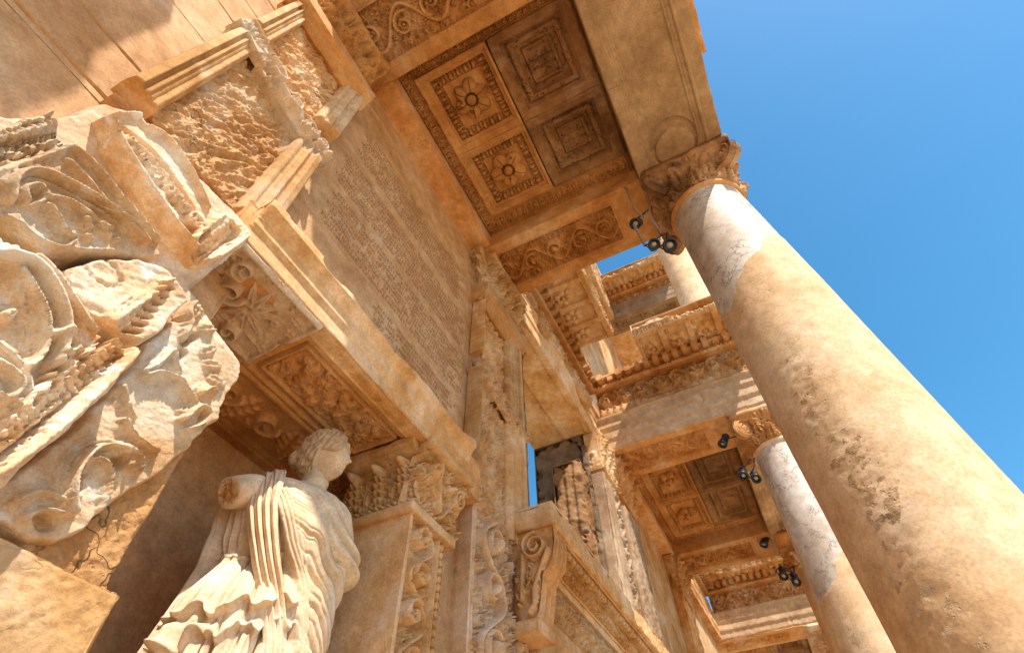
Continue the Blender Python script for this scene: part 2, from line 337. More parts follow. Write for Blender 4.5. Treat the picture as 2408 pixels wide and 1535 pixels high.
# ------------------------------------------------------------------ materials
def L(nt, a, b): nt.links.new(a, b)
def stone(name, cols, stain=(.05, .03, .015), stain_amt=.35, crack=.5, bump=.5, pit=.3, rough=.85, sc=1.0, vein=None, white=0.0, strat=(1, 1, 1), holes=0.0):
    m = bpy.data.materials.new(name); m.use_nodes = True; nt = m.node_tree; N = nt.nodes; b = N["Principled BSDF"]
    b.inputs["Roughness"].default_value = rough; b.inputs["Specular IOR Level"].default_value = .25
    g = N.new("ShaderNodeNewGeometry"); mp = N.new("ShaderNodeMapping"); L(nt, g.outputs["Position"], mp.inputs[0]); mp.inputs["Scale"].default_value = strat
    def noise(s, d=6, r=.6, dist=0.0):
        n = N.new("ShaderNodeTexNoise"); n.inputs["Scale"].default_value = s * sc; n.inputs["Detail"].default_value = d; n.inputs["Roughness"].default_value = r
        n.inputs["Distortion"].default_value = dist; L(nt, mp.outputs[0], n.inputs["Vector"]); return n
    def ramp(src, stops):
        r = N.new("ShaderNodeValToRGB"); e = r.color_ramp.elements
        while len(e) > 1: e.remove(e[-1])
        e[0].position = stops[0][0]; e[0].color = (*stops[0][1], 1)
        for p, c in stops[1:]:
            k = e.new(p); k.color = (*c, 1)
        L(nt, src, r.inputs[0]); return r
    def mix(fac, a, bb, bt='MIX'):
        x = N.new("ShaderNodeMix"); x.data_type = 'RGBA'; x.blend_type = bt
        if hasattr(fac, 'node'): L(nt, fac, x.inputs[0])
        else: x.inputs[0].default_value = fac
        for i, v in ((6, a), (7, bb)):
            if hasattr(v, 'node'): L(nt, v, x.inputs[i])
            else: x.inputs[i].default_value = (*v, 1)
        return x.outputs[2]
    n1 = noise(1.7, 6, .64, .4); n = len(cols)
    base = ramp(n1.outputs[0], [(.34 + .32 * i / max(1, n - 1), c) for i, c in enumerate(cols)]).outputs[0]
    n2 = noise(11, 4, .65); k = ramp(n2.outputs[0], [(.3, (.80, .76, .70)), (.68, (1.12, 1.12, 1.12))]).outputs[0]
    base = mix(1.0, base, k, 'MULTIPLY')
    n3 = noise(75, 2, .7); k = ramp(n3.outputs[0], [(.32, (.82, .78, .72)), (.6, (1.06, 1.06, 1.06))]).outputs[0]
    base = mix(.8, base, k, 'MULTIPLY')
    if white:
        nw = noise(3.3, 7, .6, .8); f = ramp(nw.outputs[0], [(.56, (0, 0, 0)), (.66, (white,) * 3)]).outputs[0]
        base = mix(f, base, (.80, .74, .66))
    if stain_amt:
        ns = noise(2.6, 7, .72, .6); f = ramp(ns.outputs[0], [(.54, (0, 0, 0)), (.74, (stain_amt,) * 3)]).outputs[0]
        base = mix(f, base, stain)
    if vein:
        vo = N.new("ShaderNodeTexVoronoi"); vo.feature = 'DISTANCE_TO_EDGE'; vo.inputs["Scale"].default_value = vein[1]
        nd = noise(4, 5, .6); ad = N.new("ShaderNodeMixRGB"); ad.blend_type = 'ADD'; ad.inputs[0].default_value = .75; L(nt, mp.outputs[0], ad.inputs[1]); L(nt, nd.outputs[1], ad.inputs[2]); L(nt, ad.outputs[0], vo.inputs["Vector"])
        f = ramp(vo.outputs["Distance"], [(.0, (.8, .8, .8)), (.03, (0, 0, 0))]).outputs[0]; nk = noise(1.6, 4, .7); kk = ramp(nk.outputs[0], [(.30, (.2, .2, .2)), (.52, (1, 1, 1))]).outputs[0]
        f = mix(1.0, f, kk, 'MULTIPLY'); base = mix(f, base, vein[0]); n9 = noise(5, 6, .75, 1.5); f9 = ramp(n9.outputs[0], [(.55, (0, 0, 0)), (.75, (.45, .45, .45))]).outputs[0]; base = mix(f9, base, (.36, .33, .31))
    vc = N.new("ShaderNodeTexVoronoi"); vc.feature = 'DISTANCE_TO_EDGE'; vc.inputs["Scale"].default_value = 1.9 * sc
    nd = noise(2.2, 4, .65); ad = N.new("ShaderNodeMixRGB"); ad.blend_type = 'ADD'; ad.inputs[0].default_value = .8; L(nt, mp.outputs[0], ad.inputs[1]); L(nt, nd.outputs[1], ad.inputs[2]); L(nt, ad.outputs[0], vc.inputs["Vector"])
    cr = ramp(vc.outputs["Distance"], [(.0, (1, 1, 1)), (.006, (0, 0, 0))]); nm = noise(1.1, 2); ms = ramp(nm.outputs[0], [(.56, (0, 0, 0)), (.64, (1, 1, 1))])
    cf = N.new("ShaderNodeMath"); cf.operation = 'MULTIPLY'; L(nt, cr.outputs[0], cf.inputs[0]); L(nt, ms.outputs[0], cf.inputs[1])
    c2 = N.new("ShaderNodeMath"); c2.operation = 'MULTIPLY'; L(nt, cf.outputs[0], c2.inputs[0]); c2.inputs[1].default_value = crack
    base = mix(c2.outputs[0], base, (.09, .05, .025))
    oi = N.new('ShaderNodeObjectInfo'); tv = ramp(oi.outputs['Random'], [(0, (.78, .76, .72)), (.5, (1, 1, 1)), (1, (1.07, 1.05, 1.03))]).outputs[0]; base = mix(1.0, base, tv, 'MULTIPLY')
    hf = None
    if holes:
        vh = N.new("ShaderNodeTexVoronoi"); vh.inputs["Scale"].default_value = 17; L(nt, mp.outputs[0], vh.inputs["Vector"]); hr = ramp(vh.outputs["Distance"], [(.07, (1, 1, 1)), (.13, (0, 0, 0))])
        sx = N.new("ShaderNodeSeparateColor"); L(nt, vh.outputs["Color"], sx.inputs[0]); pk = ramp(sx.outputs[0], [(.62, (0, 0, 0)), (.66, (1, 1, 1))]); nh = noise(1.3, 3); ph_ = ramp(nh.outputs[0], [(.45, (0, 0, 0)), (.55, (1, 1, 1))])
        hf = mix(1.0, mix(1.0, hr.outputs[0], pk.outputs[0], 'MULTIPLY'), ph_.outputs[0], 'MULTIPLY')
        hm = N.new("ShaderNodeMath"); hm.operation = 'MULTIPLY'; L(nt, hf, hm.inputs[0]); hm.inputs[1].default_value = holes; base = mix(hm.outputs[0], base, (.22, .11, .05)); hf = hm.outputs[0]
    L(nt, base, b.inputs["Base Color"])
    vp = N.new("ShaderNodeTexVoronoi"); vp.inputs["Scale"].default_value = 42 * sc; L(nt, mp.outputs[0], vp.inputs["Vector"])
    pr = ramp(vp.outputs["Distance"], [(.06, (0, 0, 0)), (.26, (1, 1, 1))]); nb = noise(45, 4, .72); nb2 = noise(9, 3, .6)
    def ma(op, x, y):
        k = N.new("ShaderNodeMath"); k.operation = op
        for i, v in enumerate((x, y)):
            if hasattr(v, 'node'): L(nt, v, k.inputs[i])
            else: k.inputs[i].default_value = v
        return k.outputs[0]
    h = ma('ADD', ma('MULTIPLY', nb.outputs[0], .55), ma('MULTIPLY', pr.outputs[0], pit * .5)); h = ma('ADD', h, ma('MULTIPLY', nb2.outputs[0], 1.2)); h = ma('SUBTRACT', h, ma('MULTIPLY', cf.outputs[0], .6))
    if hf is not None: h = ma('SUBTRACT', h, ma('MULTIPLY', hf, 1.5))
    bp = N.new("ShaderNodeBump"); bp.inputs["Strength"].default_value = bump; bp.inputs["Distance"].default_value = .012; L(nt, h, bp.inputs["Height"]); L(nt, bp.outputs[0], b.inputs["Normal"])
    return m
M = {}
M['honey'] = stone('honey_limestone', [(.47, .235, .07), (.61, .345, .14), (.69, .445, .235), (.75, .55, .36)], stain_amt=.25, white=.25, crack=.12)
M['wall'] = stone('wall_slabs', [(.53, .285, .125), (.66, .40, .21), (.73, .49, .30)], stain=(.32, .15, .05), stain_amt=.35, bump=.25, pit=.15, crack=.35, white=.15)
M['ochre'] = stone('ochre_limestone', [(.46, .19, .05), (.60, .29, .095), (.67, .37, .16), (.72, .47, .27)], stain=(.16, .07, .02), stain_amt=.5, bump=.45)
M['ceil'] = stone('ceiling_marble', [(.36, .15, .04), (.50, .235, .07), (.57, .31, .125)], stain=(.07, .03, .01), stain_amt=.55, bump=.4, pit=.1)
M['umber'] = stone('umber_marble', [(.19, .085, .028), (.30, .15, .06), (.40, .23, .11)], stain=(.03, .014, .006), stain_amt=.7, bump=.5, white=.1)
M['ivory'] = stone('ivory_marble', [(.60, .35, .18), (.73, .52, .35), (.79, .64, .50), (.81, .72, .62)], stain=(.48, .24, .07), stain_amt=.5, bump=.5, pit=.25, crack=.25, white=.45)
M['statue'] = stone('statue_marble', [(.64, .45, .28), (.75, .59, .42), (.80, .69, .54)], stain=(.36, .18, .07), stain_amt=.35, bump=.16, pit=.1, crack=.3, white=.35)
M['grey'] = stone('grey_marble', [(.26, .155, .085), (.35, .235, .145), (.46, .345, .235)], stain=(.09, .05, .03), stain_amt=.6, bump=.5, white=.15)
M['dark'] = stone('dark_brown_stone', [(.07, .04, .02), (.17, .085, .035), (.30, .16, .07)], stain=(.02, .012, .008), stain_amt=.8, bump=.7)  # darker, browner stone for the upper part of the near jamb
M['picked'] = stone('picked_stone', [(.50, .24, .08), (.66, .38, .17), (.76, .54, .34)], stain=(.34, .13, .03), stain_amt=.5, bump=.9, pit=.5, white=.3)
M['shaftw'] = stone('column_marble', [(.48, .39, .32), (.60, .53, .47), (.70, .65, .60)], stain=(.46, .28, .14), stain_amt=.4, bump=.12, pit=.05, vein=((.17, .15, .15), 2.4), crack=.2, rough=.6)
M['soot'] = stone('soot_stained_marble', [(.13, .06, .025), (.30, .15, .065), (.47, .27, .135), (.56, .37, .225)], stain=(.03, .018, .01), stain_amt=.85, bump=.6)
M['plaster'] = stone('patch_plaster', [(.63, .41, .225), (.71, .505, .315), (.76, .595, .415)], stain=(.40, .22, .11), stain_amt=.18, bump=.22, pit=.35, crack=.6, white=.15, sc=.8, holes=.8)
M['pitted'] = stone('pitted_plaster', [(.46, .29, .15), (.57, .39, .23), (.66, .49, .33)], stain=(.08, .04, .02), stain_amt=.7, bump=1.0, pit=1.0)
M['pave'] = stone('paving', [(.39, .295, .185), (.47, .36, .235), (.53, .42, .285)], stain_amt=.2, bump=.3)
def plain(name, col, rough=.5, metal=0):
    m = bpy.data.materials.new(name); m.use_nodes = True; b = m.node_tree.nodes["Principled BSDF"]
    b.inputs["Base Color"].default_value = (*col, 1); b.inputs["Roughness"].default_value = rough; b.inputs["Metallic"].default_value = metal; return m
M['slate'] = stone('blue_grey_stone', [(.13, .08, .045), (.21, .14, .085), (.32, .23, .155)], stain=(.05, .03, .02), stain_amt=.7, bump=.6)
M['tan'] = stone('tan_marble', [(.47, .25, .11), (.61, .395, .23), (.69, .52, .37)], stain=(.40, .17, .04), stain_amt=.5, bump=.4, white=.4)
M['ivory2'] = stone('patched_marble', [(.59, .34, .155), (.71, .49, .30), (.78, .62, .46), (.81, .72, .61)], stain=(.54, .27, .09), stain_amt=.75, bump=.55, pit=.3, crack=.25, white=.9, sc=2.2)
M['beige'] = stone('beige_limestone', [(.40, .25, .14), (.54, .36, .21), (.64, .46, .30)], stain=(.16, .09, .05), stain_amt=.45, bump=.45, holes=.6)
M['red'] = stone('lettering_tone', [(.42, .21, .085), (.50, .27, .12)], stain_amt=0, bump=.2)  # darker reddish tone for faces cut below the wall surface
M['black'] = plain('black_paint', (.012, .012, .014), .35); M['chrome'] = plain('reflector', (.35, .34, .32), .15, 1); M['lens'] = plain('lens_glass', (.55, .5, .42), .08); M['cable'] = plain('steel_conduit', (.30, .24, .19), .5, .3)
ZS = 5.45   # soffit height of the aediculae above the eye
WY = 1.75   # front of the main wall
# ------------------------------------------------------------------ ground
mb = MB(); c = Cv(90, 80, 1.2); c.H += .02 * fbm(c.U, c.V, 3, 1); mb.face((-40, -70, GZ), (1, 0, 0), (0, 1, 0), (0, 0, 1), c, depth=0)
tag(mb.build('pavement', M['pave']), kind='structure')
mb = MB(); mb.box(-3000, 3000, -3000, 3000, GZ - .3, GZ - .1); tag(mb.build('ground', M['pave']), kind='structure')
# ------------------------------------------------------------------ inscribed wall of the first bay
T = thing('inscribed_wall', (.6, WY, GZ), 'long warm stone wall of big slabs with rows of carved Greek letters, beside and above the statue niche', 'wall')
X0, X1, Z0, Z1 = -1.9, 2.757, 2.30, 6.0
def wallfn(c):
    def P(x, z): return (x - X0, z - Z0)
    for z in (2.345, 2.66, 3.33, 3.81, 4.5): c.joint(P(X0, z), P(-.1, z), .007, .02)
    for z in (2.75, 3.08, 3.62, 4.16, 4.80): c.joint(P(.5, z), P(X1, z + (.02 if z < 3 else 0)), .006, .014)
    for x, a, b in ((.05, 2.34, 2.66), (-.75, 2.66, 3.33), (-.95, 3.33, 3.81), (1.72, 4.16, 4.8), (1.15, 4.8, 5.45), (1.98, 3.62, 4.16), (2.05, 4.8, 5.45), (1.5, 3.08, 3.62), (2.35, 3.08, 3.62)): c.joint(P(x, a), P(x, b), .004, .010)
    k = 0; hb = c.H.copy()
    for x0, x1, z0, z1 in ((.86, 2.52, 4.22, 4.76), (.80, 2.62, 3.66, 4.13), (.86, 2.68, 3.12, 3.58), (1.5, 2.6, 2.80, 3.02)):
        z = z1 - .04
        while z > z0: k += 1; letters(c, x0 - X0 + (.02 * (k % 3)), x1 - X0 - .05 * ((k * 7) % 3), z - Z0, .031, k); z -= .052
    lm = (c.H < hb - .003).astype(np.int32)
    # broken patches where the face has spalled
    for (u, v, r, s_) in ((1.95, 4.78, .16, 1), (2.62, 3.3, .20, 2), (.95, 5.1, .12, 3), (1.3, 3.35, .1, 4)):
        d = np.hypot((c.U - u + X0) / 1.7, c.V - v + Z0) / r + 1.2 * fbm(c.U * 9, c.V * 9, 4, s_); c.H -= .012 * sst(1.0, .8, d)
    for z, dz in ((2.34, .004), (3.33, -.005), (4.16, .004)): c.H += np.where(c.V + Z0 > z, dz, 0)
    c.wear(.004, 1.2, 5); c.H += .0025 * ridg(c.U * 7, c.V * 22, 4, 8); c.mi = lm
mb = MB(); block(mb, X0, X1, WY, WY + .85, Z0, Z1, '-y', .0055, {'-y': wallfn}, chipa=0); mb.build('wall_face', [M['wall'], M['red']], T)
# lower wall left of the niche (behind the weathered capital)
mb = MB(); block(mb, -1.9, .42, WY, WY + .85, GZ, 2.298, '-y +x', .03, {'-y': lambda c: c.wear(.01, 3, 3)}, chipa=0); mb.build('lower_wall', M['wall'], T)
mb = MB(); mb.box(2.44, 2.60, WY, WY + .3, 2.13, 2.298); block(mb, 2.62, 3.62, WY + .0, WY + .85, GZ, 2.298, '-y -x', .04); mb.build('lower_wall', M['wall'], T)
# ledge moulding between wall and niche
def frieze_fn(c):
    c.sprinkle(90, .10, .07, 4, None, 0); c.rinceau(0, c.lu, .05, .30, .06, seed=4); c.drill(150, .05, .009, 4); d = c.V - (.10 + .19 * sst(.1, .5, c.U) * sst(1.7, .8, c.U)) + .09 * fbm(c.U * 9, c.V * 9, 4, 3)
    c.rough(.010, 12, 3); c.H -= .09 * sst(0, .06, d); c.drop = c.H < -.055
mb = MB(); c = Cv(1.62, .42, .006); frieze_fn(c); mb.face((.72, WY - .035, 2.40), (1, 0, 0), (0, 0, 1), (0, -1, 0), c, depth=.05)
fr = mb.build('frieze_remnant', M['ivory'], T)
# ------------------------------------------------------------------ statue niche
T = thing('statue_niche', (1.5, 2.3, GZ), 'deep shaded niche with carved ceiling panels behind the robed statue', 'niche')
mb = MB(); block(mb, .2, 2.75, 2.62, 2.9, GZ, 2.3, '-y', .03, {'-y': lambda c: (c.joint((0, 2.9), (2.5, 2.9)), c.wear(.01, 2, 1))}, chipa=0); mb.build('back_wall', M['wall'], T)
mb = MB(); block(mb, .425, .70, WY + .03, 2.62, GZ, 2.12, '+x', .04); mb.build('side_wall', M['wall'], T)
mb = MB(); block(mb, .2, 2.7, 1.6, 2.62, -.35, .18, '-y', .03); mb.build('sill', M['wall'], T)
def soff(c):  # u = X from .45, v = Y from 1.58
    def P(x, y): return (x - .45, y - 1.58)
    a, b = P(1.12, 1.70); d, e = P(2.02, 2.09)
    c.rect(a - .05, d + .05, b - .05, e + .05, -.02); c.rect(a, d, b, e, -.065); c.rect(a + .03, d - .03, b + .03, e - .03, -.03); c.rect(a + .05, d - .05, b + .05, e - .05, -.07)
    k = c.win(a + .06, d - .06, b + .06, e - .06); c.H[k] += .03 * (ridg(c.U[k] * 16, c.V[k] * 16, 3, 3)); c.drill(260, .03, .008, 3, box=(a + .06, d - .06, b + .06, e - .06))
    for i in range(12):
        for j in range(3): c.leaf(a + .09 + i * .063, b + .10 + j * .085, i * 1.3 + j, .07, .024, .03, 3, base=-.04)
    a, b = P(.95, 2.16); d, e = P(2.2, 2.52); c.rect(a - .03, d + .03, b - .03, e + .03, -.01); c.rect(a, d, b, e, -.03)
    for i in range(4): c.leaf(a + .12 + .3 * i, b + .05, 1.2 + .6 * (i % 2), .30, .08, .06, 6, base=-.03); c.spiral(a + .26 + .3 * i, b + .15, .09, 1.3, 0, 1, .016, .05, base=-.03); c.leaf(a + .2 + .3 * i, b + .3, -1.2, .2, .05, .05, 5, base=-.03)
    c.joint(P(.45, 2.12), P(2.7, 2.12)); c.joint(P(2.18, 1.58), P(2.18, 2.62))
mb = MB(); block(mb, .45, 2.75, 1.58, 2.64, 2.124, 2.42, '-z', .006, {'-z': soff}, chipa=0, core=.12); mb.build('carved_soffit', M['ochre'], T)
# ------------------------------------------------------------------ niche architrave
def moulding(c, prof, along_u=True):
    """prof: list of (v fraction, height)"""
    pv = np.array([p[0] for p in prof]) * (c.lv if along_u else c.lu); ph = np.array([p[1] for p in prof])
    c.H += np.interp(c.V if along_u else c.U, pv, ph)
ARCH = [(0, 0), (.30, 0), (.315, .010), (.36, .010), (.375, .018), (.52, .018), (.53, .028), (.58, .020), (.66, .034), (.78, .06), (.80, .07), (1, .07)]
def archfn(c):
    moulding(c, ARCH)
    c.joint((1.05, 0), (1.07, .3), .003, .008); c.H -= .10 * sst(.26, .34, c.V + .05 * fbm(c.U * 5, c.V * 5, 4, 9) * 2) * (fbm(c.U * 2.2, c.V * 0, 2, 8) > .05)
T = thing('niche_architrave', (1.6, 1.6, 2.12), 'long moulded stone lintel over the statue niche, running down to the carved pilaster', 'lintel')
mb = MB(); block(mb, .50, 2.50, 1.54, 1.655, 2.12, 2.42, '-y +x', .006, {'-y': archfn}, chipw=.012, chipa=.008); mb.build('moulded_face', M['honey'], T)
# ------------------------------------------------------------------ right carved pilaster
T = thing('carved_pilaster', (2.25, 1.8, GZ), 'smooth-sided square pilaster with vine-carved front and acanthus capital, right of the statue', 'pilaster')
def pilfront(c):
    c.H -= .012; c.rect(0, .025, 0, c.lv, 0); c.rect(c.lu - .03, c.lu, 0, c.lv, 0)
    c.H -= .012; c.H -= .04; c.sprinkle(330, .055, .05, 9, (.03, c.lu - .12, 0, c.lv), -.064); c.rinceau(0, c.lv, .035, c.lu - .12, .075, seed=2, base=-.064, vert=True); c.drill(420, .03, .006, 2, box=(.04, c.lu - .13, 0, c.lv)); c.rect(0, .028, 0, c.lv, 0)
    c.rect(c.lu - .10, c.lu - .085, 0, c.lv, -.004); n = int(c.lv / .045)
    for i in range(n): c.leaf(c.lu - .058, i * .045, 1.57, .045, .022, .016, 2, base=-.012)
mb = MB(); block(mb, 2.045, 2.44, 1.665, 2.12, GZ, 1.66, '-x', .03, {'-x': lambda c: c.wear(.004, 2, 4)}, chipa=0, core=.01)
c = Cv(.395, 2.9, .0052); pilfront(c); c.wear(.002, 9, 2); mb.face((2.045, 1.590, -1.24), (1, 0, 0), (0, 0, 1), (0, -1, 0), c, depth=.08, tilt=0)
mb.build('shaft', M['honey'], T)
def flare(c, a=.07, p=2.0): c.H += a * (c.V / c.lv) ** p
def capside(c):
    n = 3
    c.H -= .06; c.beads(0, c.lu, .035, .016, .05, base=-.03); c.acanthus(0, c.lu, .06, c.lv * .72, 3, .10, base=-.06, seed=1); c.drill(60, .04, .007, 4)
    for i in range(4): c.leaf((i) * c.lu / 3, .06, 1.57, c.lv * .55, .035, .08, 1, base=-.06)
    flare(c, .06); c.rect(0, c.lu, c.lv * .80, c.lv * .88, .055); c.rect(0, c.lu, c.lv * .88, c.lv, .075); c.chip(.02, .015, 3)
def capfront(c):
    c.H -= .06; c.beads(0, c.lu, .035, .016, .05, base=-.03); c.acanthus(.02, c.lu * .8, .06, c.lv * .62, 2, .10, base=-.06, seed=5); c.sprinkle(55, .09, .09, 3, (0, c.lu, .06, c.lv * .8), -.06); c.drill(80, .05, .008, 4)
    c.spiral(c.lu - .10, c.lv * .52, .06, 1.8, 1.2, 1, .014, .05, tail=(c.lu * .5, c.lv * .1), base=0)
    c.spiral(.12, c.lv * .62, .05, 1.6, 1.2, -1, .014, .05, tail=(c.lu * .45, c.lv * .15), base=0)
    for i in range(9): c.leaf(.04 + i * .05, c.lv * .35 + .03 * (i % 3), 1 + .4 * i, .10, .03, .045, 4, base=0)
    flare(c, .08); c.rect(0, c.lu, c.lv * .86, c.lv, .095); c.chip(.03, .03, 6)
mb = MB()
c = Cv(.52, .44, .005); capside(c); mb.face((2.05, 1.60, 1.70), (0, 1, 0), (0, 0, 1), (-1, 0, 0), c, depth=.05)
c = Cv(.50, .44, .005); capfront(c); mb.face((2.04, 1.595, 1.70), (1.0, 0, .0), (0, 0, 1), (0, -1, 0), c, depth=.05)
mb.box(2.15, 2.48, 1.70, 2.12, 1.68, 2.12)
block(mb, 2.015, 2.47, 1.565, 2.13, 1.645, 1.70, '-y -x -z', .006, chipw=.01, chipa=.006)
cap = mb.build('capital', M['honey'], T)
# ------------------------------------------------------------------ carved door pier
T = thing('door_pier', (3.1, 1.8, GZ), 'ragged-edged door pier carved with vine scrolls, left of the door cornice console', 'pier')
def scrollface(c, sd):
    c.H -= .015; c.rect(0, .03, 0, c.lv, 0); c.rect(.045, .06, 0, c.lv, 0); c.H[c.win(.06, c.lu, 0, c.lv)] -= .045; c.sprinkle(620, .075, .08, sd, (.06, c.lu, 0, c.lv), -.06); c.rinceau(0, c.lv, .07, c.lu - .16, .10, seed=sd, base=-.06, vert=True)
    c.drill(650, .035, .008, sd); c.rect(0, .03, 0, c.lv, 0); c.wear(.006, 12, sd); c.H -= .05 * sst(.05, .0, c.lu - c.U + .05 * fbm(c.V * 7, c.V * 0, 3, sd))
mb = MB(); block(mb, 2.757, 3.42, 1.72, 1.86, GZ, 2.18, '-x -z', .02, {'-x': lambda c: (c.joint((0, 3.35), (.2, 3.36)), c.wear(.003, 3, 1))}, chipa=0, core=.01); mb.build('core', M['wall'], T)
mb = MB(); c = Cv(.655, 3.36, .0062); scrollface(c, 11); mb.face((2.76, 1.635, -1.2), (1, 0, 0), (0, 0, 1), (0, -1, 0), c, depth=.09, tilt=0); mb.build('scroll_panel', M['tan'], T)
def strip2(c):
    c.H -= .03; c.sprinkle(int(c.lv * 90), .06, .045, 5, None, -.03); c.rinceau(0, c.lv, .01, c.lu - .01, .05, seed=7, base=-.03, vert=True); c.drill(int(c.lv * 120), .03, .007, 3); c.wear(.004, 10, 3); c.chip(.03, .03, 4)
for z0, z1, x0 in ((1.70, 2.16, 3.42), (.3, 1.72, 3.44)):
    mb = MB(); c = Cv(.20, z1 - z0, .006); strip2(c); mb.face((x0, 1.66, z0), (1, 0, 0), (0, 0, 1), (0, -1, 0), c, depth=.06); mb.box(x0 + .02, x0 + .18, 1.68, 1.86, z0 + .02, z1 - .02); mb.build('side_strip', M['tan'], T)
# ------------------------------------------------------------------ wall pilasters with rough-picked panels
ROLL = [(0, 0), (.06, .05), (.30, .06), (.34, .03), (.40, .03), (.52, .05), (.60, .032), (.68, .032), (.72, .018), (.80, .028), (.90, .028), (1, -.012)]
def wall_pilaster(x0, x1, yf, label, mirror=False, seed=0, group=None, zb=2.25, detail=1.0):
    T = thing('wall_pilaster', ((x0 + x1) / 2, yf, zb), label, 'pilaster'); w = x1 - x0; res = .0055 / detail
    mb = MB(); block(mb, x0, x1, yf + .06, WY + .1, zb, 4.70, '-x', .02, {'-x': lambda c: (c.joint((0, 1.1), (.2, 1.1), .004, .01), c.joint((0, .45), (.2, .45), .004, .01))}, chipa=0, core=.008); mb.build('core', M['wall'], T)
    for (za, zc, sd) in ((zb + .06, 3.56, seed), (3.55, 4.56, seed + 1)):
        mb = MB(); c = Cv(w - .24, zc - za, res); c.H -= .03; c.rough(.040, 11, sd + 20, rot=.9)
        c.H -= .0; mb.face((x0 + .12, yf + .012, za), (1, 0, 0), (0, 0, 1), (0, -1, 0), c, depth=.05); mb.build('picked_panel', M['picked'], T)
    def bar(xa, xb, za, zc, flip):
        c = Cv(xb - xa, zc - za, res); P = [(1 - p[0], p[1]) for p in ROLL][::-1] if flip else ROLL
        moulding(c, P, along_u=False); c.wear(.003, 9, seed + int(xa * 10)); c.chip(.015, .012, seed + 3)
        m_ = MB(); m_.face((xa, yf - .005, za), (1, 0, 0), (0, 0, 1), (0, -1, 0), c, depth=.09, tilt=0); m_.build('frame_moulding', M['honey'], T)
    lw = .15 if not mirror else .05; rw = .17 if not mirror else .28
    bar(x0 - .02, x0 - .02 + lw, zb + .05, 3.50, False); bar(x0 - .02, x0 - .02 + lw, 3.72, 4.56, False)
    bar(x1 - rw, x1 + .02, zb + .05, 3.34, True); bar(x1 - rw, x1 + .02, 3.74 if not mirror else 3.40, 4.56, True)
    # projecting top moulding
    mb = MB(); c = Cv(w + .10, .26, res); moulding(c, [(0, 0), (.08, .02), (.12, .035), (.3, .045), (.36, .07), (.42, .085), (.46, .10), (1, .10)]); c.chip(.012, .01, seed)
    mb.face((x0 - .05, yf, 4.50), (1, 0, 0), (0, 0, 1), (0, -1, 0), c, depth=.05)
    c = Cv(.20, .26, res * 2); moulding(c, [(0, 0), (.08, .02), (.3, .035), (.36, .05), (1, .06)]); mb.face((x0 - .01, yf - .06, 4.50), (0, 1, 0), (0, 0, 1), (-1, 0, 0), c, depth=.05)
    mb.box(x0 - .02, x1 + .02, yf - .02, WY + .05, 4.62, 4.755); mb.build('top_moulding', M['ochre'] if not mirror else M['ochre'], T)
    # carved vine band crossing the pilaster, falling to the right
    al = .24; eu_ = (math.cos(al), 0, -math.sin(al)); ev_ = (math.sin(al), 0, math.cos(al)); Lb = (w + .08) / math.cos(al)
    mb = MB(); c = Cv(Lb, .19, res * .85); c.H -= .03; c.sprinkle(60, .07, .05, seed + 5, None, -.03)
    if not mirror:
        c.rect(0, .20, 0, .19, .02); c.eggs(.01, .17, .04, .15, .035, base=.035, pitch=.034); c.rect(.0, .20, .155, .17, .04)
        c.path([(.22, .15), (.30, .16), (.36, .12), (.33, .07), (.28, .08)], .018, .07, base=-.03); c.leaf(.30, .11, -.2, .24, .05, .07, 6, base=-.03); c.path([(.38, .05), (.46, .04), (.54, .08), (.52, .13), (.47, .12)], .015, .07, base=-.03)
        c.leaf(.48, .09, .1, .2, .05, .07, 5, base=-.03); c.spiral(.66, .09, .05, 1.5, 1, -1, .012, .08, base=-.03); c.spiral(.76, .10, .04, 1.5, 0, 1, .012, .08, base=-.03); c.blob(.83, .09, .035, .04, 0, .09, base=-.03)
    else: c.rinceau(0, c.lu, .02, .17, .06, seed=seed + 3, base=-.03)
    c.drill(60, .05, .007, seed); c.soft(1); c.wear(.004, 12, seed + 2)
    d = np.abs(c.V - .095) + .07 * fbm(c.U * 7, c.V * 7, 3, seed + 1); c.H -= .10 * sst(.075, .095, d); c.drop = c.H < -.10
    mb.face((x0 - .05, yf - .05, 3.46 + .5 * w * 0), eu_, ev_, (0, -1, 0), c, depth=.05, tilt=0); mb.build('vine_band', M['tan'] if mirror else M['ivory'], T)
    # capital
    mb = MB(); h = .69
    def cf(c):
        c.H -= .02; n = max(2, int(c.lu / .2)); c.acanthus(0, c.lu, 0, c.lv * .42, n, .09, base=-.02, seed=seed); c.acanthus(0, c.lu, c.lv * .3, c.lv * .72, n, .09, base=0, seed=seed + 1); c.drill(int(c.lu * 200), .06, .010, seed)
        for i in range(n + 1): c.spiral(i * c.lu / n, c.lv * .76, .05, 1.5, 0, 1 if i % 2 else -1, .012, .05, base=.02)
        flare(c, .12, 1.6); c.H += .012 * ridg(c.U * 14, c.V * 9, 3, seed); c.rect(0, c.lu, c.lv * .86, c.lv, .15); c.wear(.008, 7, seed); c.chip(.05, .05, seed)
    c = Cv(w, h, res * 1.1); cf(c); mb.face((x0, yf, 4.755), (1, 0, 0), (0, 0, 1), (0, -1, 0), c, depth=.06)
    c = Cv(.22, h, res * 1.1); cf(c); mb.face((x0, yf - .05, 4.755), (0, 1, 0), (0, 0, 1), (-1, 0, 0), c, depth=.06)
    mb.box(x0 + .06, x1 - .06, yf + .06, WY + .05, 4.74, ZS); mb.build('capital', M['honey'] if mirror else M['ceil'], T)
    return T
wall_pilaster(-.17, .60, 1.62, 'wall pilaster of rough-picked panels in moulded frames, above the weathered capital at the left', False, 1, zb=2.3)
wall_pilaster(2.757, 3.60, 1.65, 'narrow wall pilaster of rough-picked panels in the corner right of the inscription', True, 5, zb=2.12)
